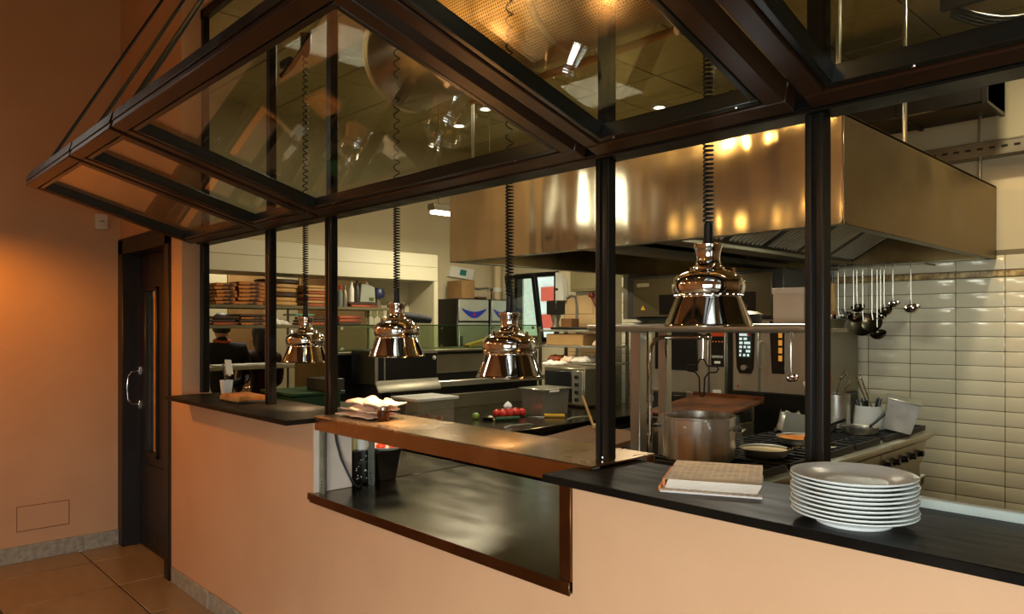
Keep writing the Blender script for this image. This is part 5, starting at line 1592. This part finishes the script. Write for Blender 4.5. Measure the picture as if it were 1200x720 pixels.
def skin(name, verts, edges, radii, m, parent, root=0, sub=2):
    me = bpy.data.meshes.new(name)
    off = wloc(parent)
    me.from_pydata([Vector(v) - off for v in verts], edges, [])
    o = bpy.data.objects.new(name, me)
    o.parent = parent
    COL.objects.link(o)
    md = o.modifiers.new('skin', 'SKIN')
    for i, r in enumerate(radii):
        r = r if isinstance(r, tuple) else (r, r)
        me.skin_vertices[0].data[i].radius = r
    me.skin_vertices[0].data[root].use_root = True
    md.use_smooth_shade = True
    sb = o.modifiers.new('sub', 'SUBSURF')
    sb.levels = sub
    sb.render_levels = sub
    me.materials.append(m)
    return o


def person(label, x, y, H, top, collar, hair_long, yaw):
    """A standing figure, back to the kitchen, hands together in front."""
    t = thing('person', label, 'person', (x, y, 0))
    s = H / 1.70
    R = Matrix.Rotation(yaw, 3, 'Z')

    def W(p):     # local: +X faces forward, +Y to the figure's left
        return tuple(Vector((x, y, 0)) + R @ (Vector(p) * s))
    V = [(0, 0, 0.93), (0.0, 0, 1.10), (0.0, 0, 1.26), (-0.01, 0, 1.38), (0.0, 0, 1.45), (0.01, 0, 1.52)]
    E = [(0, 1), (1, 2), (2, 3), (3, 4), (4, 5)]
    rad = [(0.14, 0.12), (0.13, 0.11), (0.15, 0.12), (0.13, 0.10), (0.06, 0.06), (0.05, 0.05)]
    for sgn in (1, -1):
        b = len(V)
        V += [(-0.01, 0.17 * sgn, 1.39), (-0.01, 0.22 * sgn, 1.24), (0.02, 0.23 * sgn, 1.09), (0.16, 0.17 * sgn, 1.04), (0.24, 0.10 * sgn, 1.03)]
        E += [(3, b), (b, b + 1), (b + 1, b + 2), (b + 2, b + 3), (b + 3, b + 4)]
        rad += [0.075, 0.058, 0.05, 0.045, 0.036]
    skin('body', [W(v) for v in V], E, [((r[0] * s, r[1] * s) if isinstance(r, tuple) else r * s) for r in rad], top, t)
    Vl, El, rl = [(0, 0, 0.95)], [], [(0.135, 0.12)]
    for sgn in (1, -1):
        b = len(Vl)
        Vl += [(0, 0.09 * sgn, 0.85), (0.01, 0.10 * sgn, 0.50), (0, 0.105 * sgn, 0.10), (0.03, 0.11 * sgn, 0.045), (0.13, 0.13 * sgn, 0.035)]
        El += [(0, b), (b, b + 1), (b + 1, b + 2), (b + 2, b + 3), (b + 3, b + 4)]
        rl += [0.105, 0.072, 0.05, 0.042, 0.034]
    skin('trousers', [W(v) for v in Vl], El, [((r[0] * s, r[1] * s) if isinstance(r, tuple) else r * s) for r in rl], TROUSER, t)
    hm = B()
    hm.M = Matrix.Translation(W((0.03, 0, 1.60))) @ Matrix.Rotation(yaw, 4, 'Z') @ Matrix.Scale(s, 4)
    hm.lathe([(0, -0.115), (0.035, -0.11), (0.052, -0.085), (0.062, -0.05), (0.072, 0.0), (0.076, 0.04), (0.068, 0.08), (0.045, 0.105), (0, 0.115)], n=24)
    for v in hm.bm.verts:
        pass
    hm.lathe([(0.047, -0.16), (0.045, -0.06)], (-0.012, 0, 0), 14)
    hm.prism([(0.066, 0.02), (0.098, -0.028), (0.066, -0.034)], 'y', -0.012, 0.012)
    for sg in (1, -1):
        hm.ball((0.0, 0.076 * sg, -0.01), 0.026, 8, (0.7, 0.3, 1.2))
        hm.ball((0.066, 0.028 * sg, 0.012), 0.011, 8)
    hm.box(0.060, 0.070, -0.022, 0.022, -0.066, -0.058, 0.002)
    obj('head', hm, SKIN, t)
    hr = B()
    hr.M = Matrix.Translation(W((0.018, 0, 1.615))) @ Matrix.Rotation(yaw, 4, 'Z') @ Matrix.Scale(s, 4)
    hr.lathe([(0, 0.118), (0.05, 0.108), (0.078, 0.078), (0.088, 0.03), (0.086, -0.02), (0.074, -0.065 if not hair_long else -0.10), (0.05, -0.075 if not hair_long else -0.16), (0, -0.07)], (-0.008, 0, 0), 24)
    if hair_long:
        hr.tube([(-0.03, 0, 0.06), (-0.065, 0, -0.06), (-0.08, 0, -0.18), (-0.085, 0, -0.30), (-0.07, 0, -0.36)], [0.07, 0.085, 0.085, 0.07, 0.02], 14)
    obj('hair', hr, HAIR, t)
    if collar:
        q = B()
        q.M = Matrix.Translation(W((0.0, 0, 1.465))) @ Matrix.Rotation(yaw, 4, 'Z') @ Matrix.Scale(s, 4)
        q.tube([(0.062 * math.cos(2 * PI * k / 16), 0.066 * math.sin(2 * PI * k / 16), 0.012 * math.cos(2 * PI * k / 16)) for k in range(16)], 0.017, 8, closed=True)
        obj('collar', q, collar, t)
    for sgn in (1, -1):
        q = B()
        q.M = Matrix.Translation(W((0.25, 0.085 * sgn, 1.03))) @ Matrix.Rotation(yaw - 0.5 * sgn, 4, 'Z') @ Matrix.Scale(s, 4)
        q.box(-0.02, 0.075, -0.038, 0.038, -0.014, 0.014, 0.010, 2)
        for k, L in enumerate((0.062, 0.075, 0.07, 0.055)):
            yy = -0.029 + 0.0195 * k
            q.tube([(0.07, yy, 0), (0.07 + L * 0.5, yy, -0.004), (0.07 + L, yy, -0.018)], [0.0088, 0.0082, 0.0065], 8)
        q.tube([(0.0, 0.034 * -sgn, 0), (0.03, 0.062 * -sgn, -0.004), (0.055, 0.066 * -sgn, -0.012)], [0.011, 0.0095, 0.0075], 8)
        obj('hand', q, SKIN, t)
    return t


person('person in a black jacket with an orange collar, back turned, behind the shelves', -6.85, 1.13, 1.70, JACKET, mat('orange_collar', c(190, 84, 50), 0.8), False, PI - 0.1)
person('person with long dark hair in a maroon top, back turned, right of the other', -7.05, 1.60, 1.60, MAROON, None, True, PI + 0.15)

# ------------------------------------------------------------------ rear left wall
for k, (y0, y1, lab) in enumerate(((3.30, 3.74, 'grey steel chiller with blue swoosh at the rear left, left of two'), (3.77, 4.06, 'grey steel chiller with blue swoosh at the rear left, beside the window'))):
    t = thing('chiller', lab, 'cabinet', (-6.2, (y0 + y1) / 2, 0), 0, 'chillers at the rear left wall')
    obj('cabinet', B().box(-6.39, -6.02, y0, y1, 0, 1.90, 0.006), DARK, t)
    obj('top_panel', B().box(-6.02, -6.0, y0 + 0.01, y1 - 0.01, 1.66, 1.89, 0.004), mat('light_steel_panel', c(170, 172, 156), 0.4, 0.3) if k == 0 else bpy.data.materials['light_steel_panel'], t)
    dr = obj('door', B().box(-6.02, -6.0, y0 + 0.01, y1 - 0.01, 0.1, 1.64, 0.004), bpy.data.materials['light_steel_panel'], t)
    obj('door_handle', B().box(-6.0, -5.985, y0 + 0.02, y0 + 0.05, 1.2, 1.5, 0.003), DARKGREY, dr)
    ym = (y0 + y1) / 2
    L = (y1 - y0) * 0.40
    pts = [(ym - L + 2 * L * i / 12, 1.765 + 0.0) for i in range(13)]
    up = [(ym - L + 2 * L * i / 12, 1.795 - 0.035 * math.sin(PI * i / 12)) for i in range(13)]
    dn = [(ym - L + 2 * L * i / 12, 1.785 - 0.095 * math.sin(PI * i / 12)) for i in range(13)][::-1]
    obj('blue_swoosh', B().prism(up + dn, 'x', -6.0, -5.997), BLUE, t)
    obj('red_dot', B().cyl((-5.998, ym, 1.728), (-5.994, ym, 1.728), 0.016, n=10), RED, t)
o = obj('cardboard_carton', B().box(-6.32, -6.06, 3.40, 3.58, 1.902, 2.10, 0.004), CARDBOARD)
tag(o, 'brown cardboard carton standing on the left chiller', 'box')
o = obj('flat_tray', B().box(-6.36, -6.03, 3.60, 3.73, 1.902, 1.925, 0.003), CARD_D)
tag(o, 'flat dark tray beside the carton on the left chiller', 'tray')
o = obj('tap_fitting', B().tube([(-6.2, 3.95, 1.90), (-6.2, 3.95, 2.0), (-6.2, 3.92, 2.03), (-6.2, 3.90, 2.0)], 0.012, 8), CHROME)
tag(o, 'small chrome tap fitting on top of the right chiller', 'tap')
t = thing('emergency_sign', 'white emergency luminaire with a teal square high on the rear left wall', 'sign', (-6.4, 3.64, 2.21))
obj('plate', B().prism([(3.46, 2.16), (3.80, 2.13), (3.83, 2.25), (3.50, 2.28)], 'x', -6.4, -6.36), WPLASTIC, t)
obj('teal_square', B().prism([(3.61, 2.18), (3.70, 2.172), (3.715, 2.235), (3.625, 2.243)], 'x', -6.36, -6.357), mat('teal_print', c(30, 120, 110), 0.4), t)
o = obj('wall_cable', B().tube([(-6.385, 3.58, 2.06), (-6.385, 3.75, 2.055), (-6.385, 3.9, 2.035), (-6.385, 4.05, 2.05), (-6.385, 4.18, 2.03)], 0.010, 8), GREYC)
tag(o, 'grey cable running along the rear left wall above the chillers', 'cable')
t = thing('drain_pipe', 'pale vertical pipe in the corner left of the rear window', 'pipe', (-6.3, 4.12, 0))
obj('pipe', B().cyl((-6.28, 4.12, 0), (-6.28, 4.12, KZ), 0.045, n=14), PLASTER_BEIGE, t)
for z in (1.0, 2.0, 3.0):
    obj('collar', B().cyl((-6.28, 4.12, z), (-6.28, 4.12, z + 0.05), 0.053, n=14), WPLASTIC, t)
t = thing('meter_box', 'pale upright electrical box right of the rear window', 'box', (-5.28, 4.15, 1.9))
obj('housing', B().prism([(-5.36, 1.88), (-5.24, 1.88), (-5.26, 2.10), (-5.33, 2.18), (-5.36, 2.18)], 'y', 4.12, 4.19), WPLASTIC, t)
obj('button', B().cyl((-5.335, 4.11, 2.0), (-5.335, 4.12, 2.0), 0.014, n=10), DARK, t)
o = obj('wall_hose', B().tube([(-5.25, 4.17, 1.90), (-5.18, 4.165, 1.93), (-5.12, 4.165, 1.92), (-5.10, 4.165, 1.82), (-5.10, 4.165, 1.3)], 0.010, 8), GREYC)
tag(o, 'grey hose looping down the tan tiles right of the window', 'hose')
t = thing('wall_cabinet', 'square grey box hanging on the rear wall right of the window', 'cabinet', (-4.95, 4.15, 1.96))
obj('casing', B().box(-5.13, -4.72, 4.10, 4.19, 1.965, 2.20, 0.004), mat('khaki_box', c(132, 118, 78), 0.6), t)
obj('front_cover', B().box(-5.11, -4.74, 4.094, 4.10, 1.985, 2.18, 0.004), bpy.data.materials['khaki_box'], t)
o = obj('red_valve', B().lathe([(0, 0), (0.03, 0), (0.035, 0.02), (0.02, 0.05), (0, 0.05)], (-4.87, 4.14, 1.90), 12).cyl((-4.87, 4.14, 1.90), (-4.82, 4.15, 1.80), 0.01, n=8).cyl((-4.82, 4.15, 1.80), (-4.82, 4.19, 1.80), 0.01, n=8), mat('dark_red_valve', c(110, 30, 16), 0.5))
tag(o, 'dark red valve on the tan tiles below the grey wall box', 'valve')
